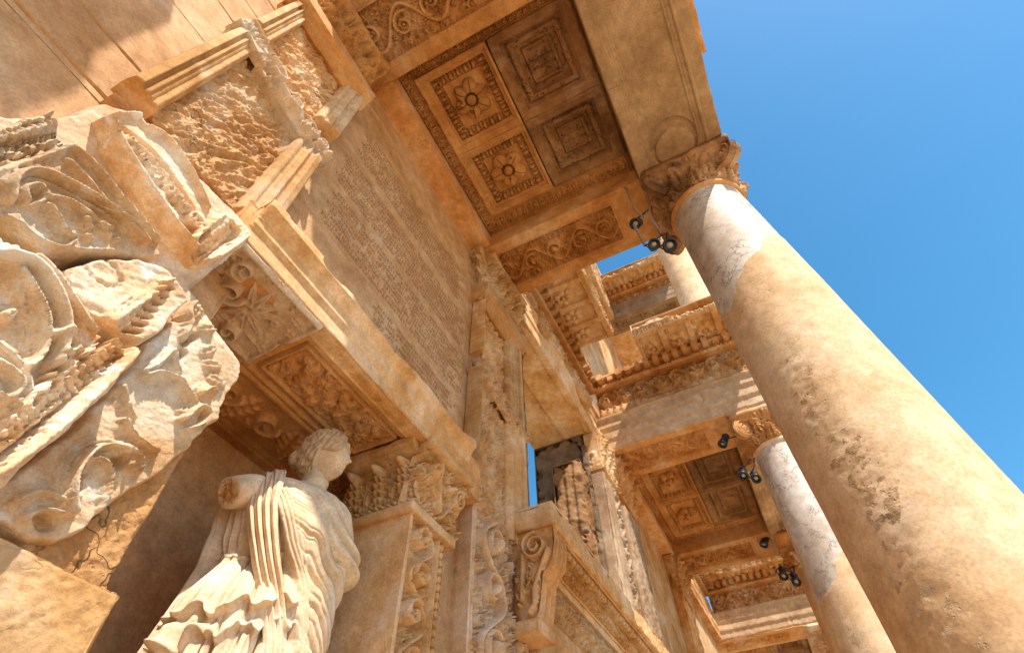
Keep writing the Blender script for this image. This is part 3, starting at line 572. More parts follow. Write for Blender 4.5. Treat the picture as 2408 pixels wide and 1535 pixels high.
# ------------------------------------------------------------------ weathered capital and pilaster left of the niche
T = thing('weathered_pilaster', (.5, 1.6, GZ), 'nearest pilaster with a huge sunlit broken capital of leaves and beasts, at the left edge', 'pilaster')
D = .985  # shown-pixel factor kept at 1
def slab(name, pts, Y, thick, mat, rnd=.03, orn=None, rough=.006, res=.0048, noise=.012, seed=0, tilt=0):
    W = [at(u, v, 1, Y) for u, v in pts]; xs = [p[0] for p in W]; zs = [p[2] for p in W]; x0, x1, z0, z1 = min(xs) - .03, max(xs) + .03, min(zs) - .03, max(zs) + .03
    c = Cv(x1 - x0, z1 - z0, res)
    def P(u, v): p = at(u, v, 1, Y); return (p[0] - x0, p[2] - z0)
    d = c.poly([P(u, v) for u, v in pts], rnd, noise, seed)
    body = -thick * (1 - np.sqrt(np.clip(1 - (1 - np.clip(d / rnd, 0, 1)) ** 2, 0, 1)))
    if orn: orn(c, P); c.soft(1)
    c.rough(rough * .9, 22, seed + 5); c.wear(rough * .8, 4, seed); c.H += rough * .5 * fbm(c.U * 60, c.V * 60, 3, seed)
    c.H += body; c.H = np.where(d < 0, -thick, c.H); c.H = np.maximum(c.H, -thick); c.drop = d < -.012
    mb = MB(); mb.face((x0, Y, z0), (1, 0, 0), (0, 0, 1), (0, -1, 0), c, depth=0)
    return mb.build(name, mat, T)
def pth(c, P, pts, w, h, w2=None, **k):
    k.setdefault('sh', .5); sub = k.get('mode') == 'sub'
    if not sub: w *= .62; w2 = None if w2 is None else w2 * .62; h *= 1.0
    else: h *= .8
    q = [P(*p) for p in pts]
    # smooth the polyline
    for _ in range(2):
        n = [q[0]]
        for a, b in zip(q[:-1], q[1:]): n += [(a[0] * .75 + b[0] * .25, a[1] * .75 + b[1] * .25), (a[0] * .25 + b[0] * .75, a[1] * .25 + b[1] * .75)]
        q = n + [q[-1]]
    c.path(q, w, h, w2, **k)
    if not sub and w > .0055:
        for sg, f in ((-1, 1.7), (1, 1.7), (1, 3.0), (-1, 3.2)):
            o = []
            for i, (a, b) in enumerate(q):
                x0, y0 = q[max(i - 1, 0)]; x1, y1 = q[min(i + 1, len(q) - 1)]; l = math.hypot(x1 - x0, y1 - y0) + 1e-9; e = w * f * sg * (.55 + .45 * math.sin(i / len(q) * 3.1)); o.append((a - (y1 - y0) / l * e, b + (x1 - x0) / l * e))
            m_ = int(len(o) * .15); c.path(o[m_:len(o) - m_ if f < 2 else int(len(o) * .6)], w * .38, h * (.6 if f < 2 else .4), w * .2, **k)
slab('core', [(-140, 180), (0, 255), (150, 262), (240, 228), (330, 262), (450, 385), (590, 530), (600, 560), (460, 680), (578, 850), (460, 1045), (150, 1268), (-140, 1290)], 1.52, .22, M['ivory'], .03, None, .003, seed=1)
def leafrow(c, P, p0, p1, n, d, w=.009, h=.04, base=-.04, bend=6):
    for i in range(n):
        t = (i + .5) / n; u = p0[0] + (p1[0] - p0[0]) * t; v = p0[1] + (p1[1] - p0[1]) * t
        pth(c, P, [(u, v), (u + d[0] * .5 + bend, v + d[1] * .5), (u + d[0], v + d[1])], w, h, w * .5, base=base)
        a, b = P(u + d[0] * .55 + (p1[0] - p0[0]) / n * .5, v + d[1] * .55 + (p1[1] - p0[1]) / n * .5); x0, y0 = P(u, v); x1, y1 = P(u + d[0], v + d[1]); c.blob(a, b, math.hypot(x1 - x0, y1 - y0) * .36, math.hypot(*(np.array(P(*p1)) - np.array(P(*p0)))) / n * .27, math.atan2(y1 - y0, x1 - x0), .05, mode='sub')
def ornA(c, P):
    k = c.V > 0; c.H[k] = -.018
    pth(c, P, [(-60, 300), (20, 330), (60, 322), (120, 300), (165, 300)], .05, .0, base=-.045) if False else None
    pth(c, P, [(-60, 370), (0, 350), (60, 330), (110, 312), (160, 300)], .045, .035, mode='sub', sh=.25)
    leafrow(c, P, (-40, 322), (158, 272), 15, (8, 58), .012, .050, -.05)
    pth(c, P, [(-60, 305), (0, 285), (60, 262), (125, 254), (150, 268)], .020, .03, base=-.012)
    pth(c, P, [(-40, 412), (20, 395), (70, 378), (130, 356), (192, 334)], .012, .030, base=-.015)
    pth(c, P, [(178, 352), (225, 392), (268, 450), (315, 500), (372, 566)], .017, .040, .010, base=-.018)
    pth(c, P, [(160, 372), (205, 412), (250, 470), (300, 520)], .009, .030, .006, base=-.018)
    pth(c, P, [(22, 470), (25, 425), (55, 403), (95, 404), (150, 430), (225, 470), (290, 515), (345, 572)], .020, .055, .010, base=-.02)
    pth(c, P, [(60, 478), (50, 448), (78, 432), (104, 446), (100, 476), (75, 482)], .013, .050, .008, base=-.02)
    pth(c, P, [(100, 462), (150, 466), (195, 490), (235, 525), (262, 558)], .014, .040, .006, base=-.02)
    pth(c, P, [(110, 482), (135, 510), (150, 545), (185, 560), (160, 578)], .013, .045, .006, base=-.02)
    pth(c, P, [(200, 512), (214, 540), (202, 556), (222, 560)], .009, .045, .005, base=-.02); pth(c, P, [(233, 528), (262, 533), (283, 566)], .009, .045, .004, base=-.02)
    pth(c, P, [(40, 505), (70, 545), (120, 572), (190, 585), (270, 585)], .014, .030, .008, base=-.02); pth(c, P, [(20, 505), (55, 530), (90, 560)], .010, .03, base=-.02)
    for q in ((80, 456), (213, 548), (270, 548)): a, b = P(*q); c.blob(a, b, .012, .009, q[0], .03, mode='sub')
slab('upper_relief_block', [(-120, 330), (0, 300), (60, 265), (125, 253), (150, 275), (165, 325), (195, 352), (245, 410), (300, 478), (350, 530), (385, 572), (388, 596), (330, 602), (220, 592), (110, 598), (60, 560), (20, 515), (-120, 470)], 1.38, .15, M['ivory2'], .011, ornA, .003, seed=2)
def ornG(c, P):
    c.H[:] = -.02
    pth(c, P, [(-40, 590), (50, 590), (95, 615), (140, 665), (170, 715), (200, 760)], .024, .050, .012, base=-.02)
    pth(c, P, [(0, 610), (55, 625), (95, 670), (120, 720), (135, 770), (130, 820), (115, 860)], .030, .085, .016, base=-.02)
    pth(c, P, [(30, 640), (65, 690), (92, 745), (98, 800), (82, 850), (48, 872)], .014, .070, .011, base=-.02)
    pth(c, P, [(105, 800), (128, 785), (148, 800), (152, 830), (135, 848), (118, 838)], .011, .09, .008, base=-.01)
    pth(c, P, [(112, 868), (138, 858), (146, 872), (128, 892), (100, 888)], .013, .07, .008, base=-.01); a, b = P(124, 872); c.blob(a, b, .010, .006, 0, .04, mode='sub')
    pth(c, P, [(0, 745), (18, 730), (30, 742), (10, 752)], .013, .05, .008, base=-.02); pth(c, P, [(-30, 800), (20, 830), (60, 880), (70, 930)], .016, .045, .010, base=-.02)
    pth(c, P, [(-30, 860), (10, 880), (40, 915), (0, 950)], .020, .07, .012, base=-.02); pth(c, P, [(-40, 920), (20, 940), (50, 965)], .014, .05, .01, base=-.02)
    pth(c, P, [(160, 690), (195, 735), (228, 778)], .014, .04, .010, base=-.02); pth(c, P, [(150, 760), (175, 800), (200, 830)], .016, .035, .008, base=-.02)
slab('beast_relief_block', [(-120, 540), (0, 545), (35, 560), (40, 595), (90, 600), (150, 655), (190, 715), (228, 768), (262, 785), (200, 860), (120, 930), (60, 985), (0, 1020), (-120, 1090)], 1.36, .15, M['ivory2'], .011, ornG, .003, seed=3)
def ornB(c, P):
    c.rough(.012, 5, 77); c.H -= .01
    a, b = P(248, 632)
    for i in range(14): c.stroke((a + .055 * math.cos(i * .45), b + .04 * math.sin(i * .45)), (a + .055 * math.cos(i * .45 + .45), b + .04 * math.sin(i * .45 + .45)), .006, .008, mode='sub')
    pth(c, P, [(250, 768), (300, 730), (350, 700), (400, 660)], .016, .025)
    for i in range(7):
        u, v = 400 - i * 13, 672 + i * 17; a, b = P(u - 6, v); c.blob(a, b, .030, .009, .7, .05, mode='sub')
slab('plain_block', [(152, 645), (165, 618), (235, 598), (330, 606), (405, 628), (440, 668), (456, 706), (400, 760), (348, 805), (322, 800), (262, 770), (215, 742), (180, 700)], 1.38, .14, M['ivory2'], .011, ornB, .004, seed=4)
def ornC(c, P):
    pth(c, P, [(-60, 1095), (40, 1015), (150, 915), (240, 835), (292, 800)], .036, .05, mode='sub', sh=.15)
    leafrow(c, P, (-30, 1040), (282, 786), 20, (34, 30), .011, .058, -.05, bend=3)
    pth(c, P, [(-80, 1062), (30, 975), (140, 880), (262, 778)], .009, .02, base=0); pth(c, P, [(-60, 1150), (90, 1050), (210, 945), (320, 830)], .012, .02, base=0)
slab('leaf_band_block', [(-120, 1100), (0, 1005), (90, 905), (190, 832), (262, 778), (322, 792), (346, 818), (325, 855), (205, 978), (95, 1078), (30, 1140), (-120, 1220)], 1.34, .16, M['ivory2'], .011, ornC, .004, seed=5)
def ornD(c, P):
    c.H[:] = -.015
    pth(c, P, [(335, 872), (370, 858), (405, 815), (408, 860), (430, 910), (455, 950), (468, 968)], .013, .045, .007, base=-.015)
    pth(c, P, [(338, 884), (372, 872), (420, 890), (448, 935), (465, 965)], .013, .045, .007, base=-.015)
    pth(c, P, [(430, 790), (448, 760), (440, 725), (455, 712)], .010, .04, .016, base=-.015)
    for q, an in (((480, 850), .5), ((492, 880), .1), ((474, 828), 1.1), ((446, 775), 2.2), ((470, 770), .8), ((455, 745), 1.6)): a, b = P(*q); c.leaf(a, b, an, .075, .026, .045, 4, base=-.015)
    for q in ((425, 745), (447, 802), (462, 790), (437, 828)): a, b = P(*q); c.blob(a, b, .024, .012, q[1], .05, mode='sub')
    pth(c, P, [(168, 1205), (162, 1150), (178, 1095), (215, 1055), (262, 1045), (298, 1062), (305, 1098)], .018, .050, .010, base=-.015); pth(c, P, [(200, 1085), (235, 1075), (262, 1100), (258, 1150), (240, 1195)], .012, .040, .006, base=-.015)
    pth(c, P, [(262, 1052), (300, 1050), (330, 1075), (328, 1110)], .012, .045, .008, base=-.015); pth(c, P, [(290, 985), (305, 1015), (335, 1040), (372, 1060)], .013, .040, .008, base=-.015)
    pth(c, P, [(428, 985), (450, 962), (470, 955), (485, 975), (470, 1000), (440, 1010)], .016, .055, .010, base=-.015); pth(c, P, [(470, 925), (492, 910), (500, 930)], .014, .05, .010, base=-.015)
    pth(c, P, [(40, 1175), (90, 1150), (140, 1165), (170, 1205)], .013, .030, .008, base=-.015); pth(c, P, [(60, 1215), (100, 1195), (150, 1205)], .016, .03, .01, base=-.015); pth(c, P, [(290, 905), (300, 950), (318, 985)], .010, .04, .006, base=-.015)
    for q in ((190, 1130), (285, 1085), (110, 1222)): a, b = P(*q); c.blob(a, b, .03, .016, q[1], .035, mode='sub')
slab('broken_scroll_block', [(458, 700), (515, 785), (578, 850), (572, 888), (530, 955), (528, 985), (468, 1030), (460, 1048), (400, 1098), (300, 1170), (210, 1240), (150, 1266), (70, 1262), (10, 1226), (-120, 1230), (-120, 1180), (40, 1120), (200, 985), (335, 840), (352, 800)], 1.45, .12, M['ivory2'], .011, ornD, .0035, seed=6)
def ornE(c, P):
    pth(c, P, [(290, 325), (325, 350), (365, 385), (410, 450), (445, 510), (470, 545)], .048, .035, mode='sub', sh=.2)
    pth(c, P, [(268, 270), (325, 268), (336, 295), (384, 318), (425, 372), (462, 432), (486, 492)], .011, .03, base=0)
    pth(c, P, [(268, 275), (285, 330), (320, 385), (360, 445), (405, 512), (445, 560), (480, 600)], .010, .02, base=0)
    pth(c, P, [(295, 330), (340, 350), (385, 405), (425, 460), (460, 520)], .009, .050, .009, base=-.035)
    for i in range(9):
        t = i / 8; u = 300 + 150 * t; v = 330 + 185 * t; a, b = P(u, v)
        c.leaf(a, b, .5 + .25 * (i % 2), .075, .024, .065, 4, base=-.035); c.leaf(a, b, -2.4 + .3 * (i % 2), .065, .022, .060, 4, base=-.035); c.spiral(a, b, .018, 1.2, i, 1, .006, .06, base=-.03)
    pth(c, P, [(478, 600), (515, 572), (552, 540)], .030, .03, mode='sub', sh=.2); leafrow(c, P, (462, 578), (545, 508), 9, (24, 26), .008, .045, -.035, bend=4)
    pth(c, P, [(450, 566), (492, 528), (535, 500)], .009, .025, base=0); pth(c, P, [(500, 615), (550, 580), (592, 545)], .011, .03, base=0)
slab('vine_border', [(262, 262), (325, 262), (338, 290), (385, 312), (430, 368), (468, 430), (492, 490), (545, 508), (588, 542), (575, 580), (520, 612), (478, 610), (440, 560), (398, 520), (350, 452), (312, 388), (278, 330)], 1.43, .10, M['ivory2'], .011, ornE, .003, seed=7)
# palmette block hanging under the architrave
c = Cv(.56, .50, .0045)
def palm(c):
    c.chip(.035, .05, 3); c.H[c.win(.035, .53, .03, .47)] -= .03; c.sprinkle(40, .09, .04, 31, (.04, .52, .04, .46), -.04); cu, cv = .30, .26; c.blob(cu - .05, cv - .02, .16, .15, 0, .03, mode='sub')
    for i in range(9):
        a = -2.2 + i * .52; c.leaf(cu, cv, a, .18, .032, .06, 1, base=-.045)
    c.spiral(cu - .12, cv - .02, .07, 1.4, 0, 1, .018, .06, base=-.04); c.spiral(cu + .05, cv + .17, .06, 1.4, 2, -1, .016, .06, base=-.04); c.spiral(.12, .10, .06, 1.4, 1, 1, .016, .06, base=-.04)
    for i, (a, b, t) in enumerate(((.45, .35, .3), (.47, .2, -.4), (.1, .32, 2), (.2, .08, -1), (.42, .1, 0), (.06, .18, 2.6), (.5, .43, .8))): c.leaf(a, b, t, .12, .035, .055, 5, base=-.04)
    c.wear(.004, 10, 3)
palm(c); c.soft(2); mb = MB(); mb.face((.52, 1.545, 2.09), (1, 0, 0), (0, 1, 0), (0, 0, -1), c, depth=.06); mb.box(.56, 1.04, 1.57, 1.97, 2.17, 2.30); mb.build('palmette_soffit', M['ivory'], T)
# shaft pieces below the capital
mb = MB(); block(mb, -.35, .757, 1.50, 1.80, .655, 1.5, '-y +x', .0055, {'-y': lambda c: c.rough(.008, 26, 41, an=1.3)}, chipw=.03, chipa=.02); mb.build('upper_shaft_block', M['picked'], T)
mb = MB(); block(mb, -.35, .778, 1.462, 1.80, GZ, .652, '-y +x', .0065, {'-y': lambda c: (c.rough(.004, 20, 44), c.wear(.006, 3, 4))}, chipw=.03, chipa=.02); mb.build('lower_shaft_block', M['honey'], T)
# ------------------------------------------------------------------ aedicula roofs
def rinc_soffit(seed, inset=.2, h=.03):
    def f(c):
        u0, u1 = c.lu * inset, c.lu * (1 - inset); v0, v1 = .38, c.lv - .22
        c.rect(u0 - .03, u1 + .03, v0 - .03, v1 + .03, -.012); c.rect(u0, u1, v0, v1, -.065)
        c.sprinkle(int((v1 - v0) * 170), .07, .05, seed, (u0 + .03, u1 - .03, v0, v1), -.065); c.rinceau(v0, v1, u0 + .04, u1 - .03, h * 2.2, seed=seed, base=-.065, vert=True); c.drill(int((v1 - v0) * 160), .02, .006, seed, box=(u0 + .03, u1 - .03, v0, v1))
        n = int((v1 - v0) / .035)
        for i in range(n): c.leaf(u1 - .03, v0 + i * .035, .3, .034, .014, .04, 2, base=-.065); c.leaf(u0 + .005, v0 + i * .035, .3, .034, .014, .04, 2, base=-.065)
        c.joint((0, c.lv * .52), (c.lu, c.lv * .53), .003, .008)
    return f
FASC = [(0, 0), (.28, 0), (.29, .012), (.32, .012), (.33, .02), (.60, .02), (.61, .032), (.64, .032), (.65, .04), (.84, .04), (.88, .06), (.96, .07), (1, .07)]
def coffer_rosette(c, u0, u1, v0, v1, egg=.088):
    c.rect(u0 - .035, u1 + .035, v0 - .035, v1 + .035, -.02); c.rect(u0, u1, v0, v1, -.10)
    b = -.015
    c.eggs(u0, u1, v0, v0 + egg, .07, base=b, pitch=egg * .95); c.eggs(u0, u1, v1 - egg, v1, .07, base=b, pitch=egg * .95)
    c.eggs(v0 + egg, v1 - egg, u0, u0 + egg, .07, base=b, vert=True, pitch=egg * .95); c.eggs(v0 + egg, v1 - egg, u1 - egg, u1, .07, base=b, vert=True, pitch=egg * .95)
    a0, a1, b0, b1 = u0 + egg, u1 - egg, v0 + egg, v1 - egg
    c.rect(a0, a1, b0, b1, -.055); c.rect(a0 + .02, a1 - .02, b0 + .02, b1 - .02, -.07)
def coffer_steps(c, u0, u1, v0, v1):
    c.rect(u0 - .05, u1 + .05, v0 - .05, v1 + .05, -.01)
    for i, (e, h) in enumerate(((0, -.07), (.025, -.10), (.05, -.05), (.095, -.07), (.105, -.14), (.15, -.16), (.165, -.12), (.19, -.15))): c.rect(u0 + e, u1 - e, v0 + e, v1 - e, h)
    c.drill(120, .03, .008, 3, box=(u0, u1, v0, v1)); c.wear(.008, 14, 3)
    um = (u0 + u1) / 2; c.stroke((um - .03, v0 + .2), (um - .03, v1 - .2), .009, .02, mode='sub'); c.stroke((um + .05, v0 + .2), (um + .05, v1 - .2), .009, .02, mode='sub')
def roof(x0, xa, xb, x1, label, seed=0, res=.008, mats=None, worn=False):
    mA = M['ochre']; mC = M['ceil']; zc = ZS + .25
    T = thing('aedicula_roof', ((x0 + x1) / 2, .3, ZS), label, 'coffered roof')
    yb0, yb1 = -.27, 1.53
    # beams into the wall
    mb = MB(); block(mb, x0, xa, yb0, WY + .1, ZS, ZS + .65, '-z -x +x', res, {'-z': rinc_soffit(seed), '-x': lambda c: moulding(c, FASC)}, chipw=.015, chipa=.01); mb.build('beam', mA, T)
    if seed:
        mb = MB(); c = Cv(WY - .02 + 1.17, .6, res); moulding(c, FASC); c.H *= 1.7; c.beads(0, c.lu, .19, .014, .014, base=.02); c.joint((1.1, 0), (1.13, .6)); c.wear(.01, 3, seed); c.chip(.03, .03, seed); mb.face((x0 - .015, -1.17, ZS + .02), (0, 1, 0), (0, 0, 1), (-1, 0, 0), c, depth=.03); mb.build('fascia', M['beige'], T)
    mb = MB(); block(mb, xb, x1, yb0, WY + .1, ZS, ZS + .65, '-z -x', res, {'-z': rinc_soffit(seed + 1), '-x': lambda c: c.wear(.006, 4, 2)}, chipw=.015, chipa=.01); mb.build('beam', mA, T)
    # front architrave over the columns
    def fs(c):
        v0, v1 = .22, .70; c.rect(0, c.lu, 0, .13, .012); c.rect(0, c.lu, .13, .155, .024); c.rect(0, c.lu, .76, .785, .02); c.rect(0, c.lu, .785, c.lv, .03); c.rect(.5, c.lu - .95, v0 - .03, v1 + .03, -.01); c.rect(.5, c.lu - .98, v0, v1, -.03)
        k = c.win(.5, c.lu - .98, v0, v1); c.H[k] += .010 * fbm(c.U[k] * 30, c.V[k] * 30, 4, 5)
        c.blob(c.lu - .98, .46, .26, .24, 0, .03, mode='sub', sh=.02); c.blob(c.lu - .93, .46, .20, .20, 0, .02, mode='max', base=-.02, sh=.05)
        c.joint((1.3, 0), (1.34, .3), .004, .01); c.joint((1.75, .7), (1.75, .95), .004, .01)
    mb = MB(); block(mb, x0, x1, -1.17, yb0, ZS, ZS + .65, '-z -y -x', res, {'-z': fs, '-y': lambda c: moulding(c, FASC), '-x': lambda c: moulding(c, FASC)}, chipw=.02, chipa=.015); mb.build('architrave', M['beige'], T)
    # strip along the wall

    def ws(c): moulding(c, [(0, .0), (1, 0)]); c.wear(.004, 4, 2)
    mb = MB(); block(mb, xa, xb, yb1, WY + .05, ZS + .02, ZS + .4, '-z', res, {'-z': ws}); mb.build('wall_cornice', mA, T)
    # coffers
    Lx = xb - xa; X = [xa, xa + .12, xa + Lx * .49, xb - .22, xb]
    def border(c):
        c.H -= .02
        # leaf border along the wall, near end and far end
        y1 = 1.41 + .27; n = int(Lx / .06)
        for i in range(n): c.leaf(i * .06 + .03, y1 + .02, 1.57, .085, .028, .05, 2, base=-.02)
        c.beads(.05, Lx, y1 + .098, .009, .012); c.rect(0, Lx, y1 + .108, y1 + .115, .012)
        for u0_, w_ in ((.03, .06), (Lx - .17, .10)):
            for i in range(int(c.lv / .07)): c.leaf(u0_, .03 + i * .07, 0, w_ * 1.1, .036, .05, 3, base=-.02)
            c.beads(.05, c.lv - .05, u0_ + w_ + .012, .008, .012, vert=True)
        c.rect(0, c.lu, 0, .04, -.05)
    mb = MB(); c = Cv(Lx, yb1 - yb0, res * .7); border(c); c.drill(int(Lx * 110), .03, .006, 3, box=(0, Lx, 1.41 + .27, c.lv)); c.drill(120, .03, .007, 4, box=(Lx - .2, Lx, 0, c.lv)); c.drill(60, .03, .007, 5, box=(0, .12, 0, c.lv)); c.wear(.004, 5, seed); c.H -= .01
    k = c.win(X[1] - xa + .01, X[3] - xa - .01, .04, 1.40 + .27 - .01); dr = np.zeros(c.U.shape, bool); dr[k] = True; c.drop = dr
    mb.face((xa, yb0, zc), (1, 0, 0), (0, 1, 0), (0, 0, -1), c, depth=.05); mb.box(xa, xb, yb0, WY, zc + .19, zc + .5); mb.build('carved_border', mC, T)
    for i in range(2):
        for j in range(2):
            ua, ub = X[1 + i], X[2 + i]; va, vb = ((.61, 1.40), (-.25, .60))[j]; c = Cv(ub - ua, vb - va, res * .85)
            lu, lv = c.lu, c.lv
            if j == 0:
                c.H += .018; c.rect(.03, lu - .03, .03, lv - .03, .012); coffer_rosette(c, .09, lu - .11, .07, lv - .12)
                if i: c.H -= .03 * sst(.05, .0, np.hypot(c.U - lu * .25, c.V - .03) - .06 + .06 * fbm(c.U * 12, c.V * 12, 3, 2))
                c.joint((lu * .5, lv - .1), (lu * .47, .1), .003, .006)
            else: coffer_steps(c, .09, lu - .09, .12, lv - .10); c.wear(.004, 18, 5)
            c.wear(.003, 7, i + j); c.chip(.012, .012, i * 2 + j + seed)
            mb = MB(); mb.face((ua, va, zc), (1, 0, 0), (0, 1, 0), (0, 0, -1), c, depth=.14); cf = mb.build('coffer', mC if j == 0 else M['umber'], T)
            if j == 0:
                c = Cv(.44, .44, .004); c.H -= .01; r = .205
                c.rosette(.22, .22, r, .08, 6 if i == 0 else 5, base=-.002, a0=.3); c.wear(.003, 12, i); c.H -= .05 * (fbm(c.U * 9, c.V * 9, 3, 6 + i) > .17)
                c.drop = c.H < .0
                mb = MB(); mb.face((ua + lu / 2 - .23, va + lv / 2 - .245, zc + .066), (1, 0, 0), (0, 1, 0), (0, 0, -1), c, depth=0); mb.build('rosette', mC, cf)
    return T
def entab(T, x0, x1, y0, y1, face, zt=6.1, res=.016, seed=0, broken=.5, proj=.5, fh=.45, rng=None, pit=.17):
    """frieze + dentils + cornice above an architrave; face '-x' or '-y'"""
    def fz(c):
        c.H -= .03; lb = .20 if fh > .5 else .0; c.rinceau(0, c.lu, lb + .02, c.lv - .02, .10, seed=seed, base=-.03); c.drill(int(c.lu * 60), .05, .016, seed); c.wear(.012, 5, seed)
        if lb: c.rect(0, c.lu, 0, lb * .9, .05); c.acanthus(0, c.lu, .02, lb * .9, int(c.lu / .12), .03, base=.05, seed=seed); c.H -= .12 * sst(.10, .2, c.V - .04 + .35 * fbm(c.U * 2.5, c.V * 4, 4, seed + 8)) * (c.V < lb)
    z1 = zt + fh; mb = MB(); block(mb, x0, x1, y0, y1, zt, z1, face, res, {face: fz}, chipa=.02); mb.build('frieze', M['ochre'], T)
    def dn(c): c.eggs(0, c.lu, 0, .07, .03, base=.01, pitch=.07); c.rect(0, c.lu, .08, .19, -.06); c.rect(0, c.lu, .19, c.lv, .04); c.wear(.006, 7, seed)
    e = .14; d = (e, 0) if face == '-x' else (0, e)
    mb = MB(); block(mb, x0 - d[0], x1, y0 - d[1], y1, z1, z1 + .24, face + ' -z', res * .8, {face: dn}, chipa=.02, core=.15); mb.build('dentil_band', M['ochre'], T)
    db = MB(); a0, a1 = (y0, y1) if face == '-x' else (x0, x1); n = int((a1 - a0) / pit)
    for i in range(n):
        a = a0 + (i + .1) * pit; hz = .13 + .02 * math.sin(i * 7.3); o_ = .10 + .012 * math.sin(i * 5.1)
        if (i * 7919 + seed) % 11 == 0: o_ *= .35
        if face == '-x': block(db, x0 - d[0] - o_, x0 - d[0] + .05, a, a + pit * .58, z1 + .24 - hz, z1 + .25, '-x -z', .03, {}, chipw=.02, chipa=.006, core=.008, depth=.02)
        else: block(db, a, a + pit * .58, y0 - d[1] - o_, y0 - d[1] + .05, z1 + .24 - hz, z1 + .25, '-y -z', .03, {}, chipw=.02, chipa=.006, core=.008, depth=.02)
    db.build('dentils', M['ochre'], T)
    # cornice slab with a carved soffit and a broken top
    if rng:
        if face == '-x': y0, y1 = rng
        else: x0, x1 = rng
    d = (proj, 0) if face == '-x' else (0, proj)
    def cs(c):
        vert = face == '-x'
        L_ = c.lv if vert else c.lu; n = max(1, int(L_ / .42)); p = L_ / n
        c.H -= .0
        for i in range(n):
            a0, a1 = i * p + .05, (i + 1) * p - .05
            if vert: c.rect(.10, min(proj, c.lu) - .02, a0, a1, -.05); c.rosette(.10 + (proj - .12) / 2, (a0 + a1) / 2, .15, .06, 5, base=-.05); [c.leaf(.12 + (proj - .12) * k_ / 5, (a0 + a1) / 2 + (-.12 if k_ % 2 else .12), k_ * 1.3, .14, .05, .06, 4, base=-.05) for k_ in range(6)]
            else: c.rect(a0, a1, .10, min(proj, c.lv) - .02, -.05); c.rosette((a0 + a1) / 2, .10 + (proj - .12) / 2, .15, .06, 6, base=-.05); [c.leaf((a0 + a1) / 2 + (-.12 if k_ % 2 else .12), .12 + (proj - .12) * k_ / 5, k_ * 1.3, .14, .05, .06, 4, base=-.05) for k_ in range(6)]
        c.wear(.008, 5, seed)
    def cf(c): c.eggs(0, c.lu, .02, .10, .03, base=.01, pitch=.075); c.rect(0, c.lu, .11, .14, .04); c.rough(.03, 6, seed + 2); c.H -= broken * .35 * sst(.45, .75, c.V / c.lv + 1.2 * fbm(c.U * 2.2, c.V * 2, 4, seed + 3))
    mb = MB(); block(mb, x0 - d[0], x1, y0 - d[1], y1, z1 + .24, z1 + .24 + .3, face + ' -z', res * .8, {face: cf, '-z': cs}, chipw=.06, chipa=.05, core=.10 + .2 * broken); mb.build('cornice', M['honey'], T)
T = roof(-.06, .70, 2.70, 3.46, 'great coffered stone roof directly overhead with two rosette coffers and two dark stepped coffers', 0, .007)
# broken front cornice of the near roof, seen edge-on against the sky
def cf(c): c.sprinkle(60, .2, .14, 3); c.rinceau(0, c.lu, .05, c.lv - .05, .12, seed=31); c.rough(.04, 7, 3); c.H -= .25 * sst(1.35, 1.75, c.U + .25 * fbm(c.U * 4, c.V * 4, 3, 2)); c.chip(.08, .06, 3)
mb = MB(); block(mb, -.4, 2.0, -1.36, -.4, 6.08, 6.75, '-y -z -x', .012, {'-y': cf}, chipw=.08, chipa=.05, core=.2)
mb.box(-.05, 3.4, -1.0, 1.75, 5.95, 6.6); mb.build('upper_frieze', M['ochre'], T)
mb = MB(); block(mb, -.68, .3, -1.3, 1.75, 6.35, 6.75, '-z -x', .03, {}, chipw=.1, chipa=.08, core=.12); mb.build('cornice', M['ochre'], T)
T = roof(6.83, 7.65, 10.42, 11.35, 'second coffered roof with weathered square coffers, further along between two columns', 3, .014)
entab(T, 6.83, 8.0, -1.17, 1.62, '-x', seed=3, res=.014, broken=.5, proj=.80, fh=.60, rng=(-1.17, .62))
T = roof(14.9, 15.7, 18.6, 19.4, 'farthest coffered roof with a scrolled frieze, low at the bottom right', 6, .03)
entab(T, 14.9, 16, -1.17, 1.62, '-x', seed=6, res=.022, broken=.3, proj=.5)
# previous roof to the left of the viewer (unseen, its edge stepped to cast the slanting shade on the wall)
T = thing('aedicula_roof', (-3.2, .3, ZS), 'roof of the bay behind the viewer, outside the picture, shaped to cast shade', 'coffered roof')
mb = MB()
for ya, yb, xe in ((-1.17, -.45, -2.40), (-.45, -.12, -2.12), (-.12, .05, -1.95), (.05, .30, -1.98), (.30, .55, -1.66), (.55, .75, -1.70), (.75, 1.2, -1.38), (1.2, 1.85, -1.15)): mb.box(-6, xe, ya, yb, ZS, 6.1)
mb.box(-6, -2.6, -1.5, WY, 6.1, 6.7); mb.build('beam', M['ochre'], T)
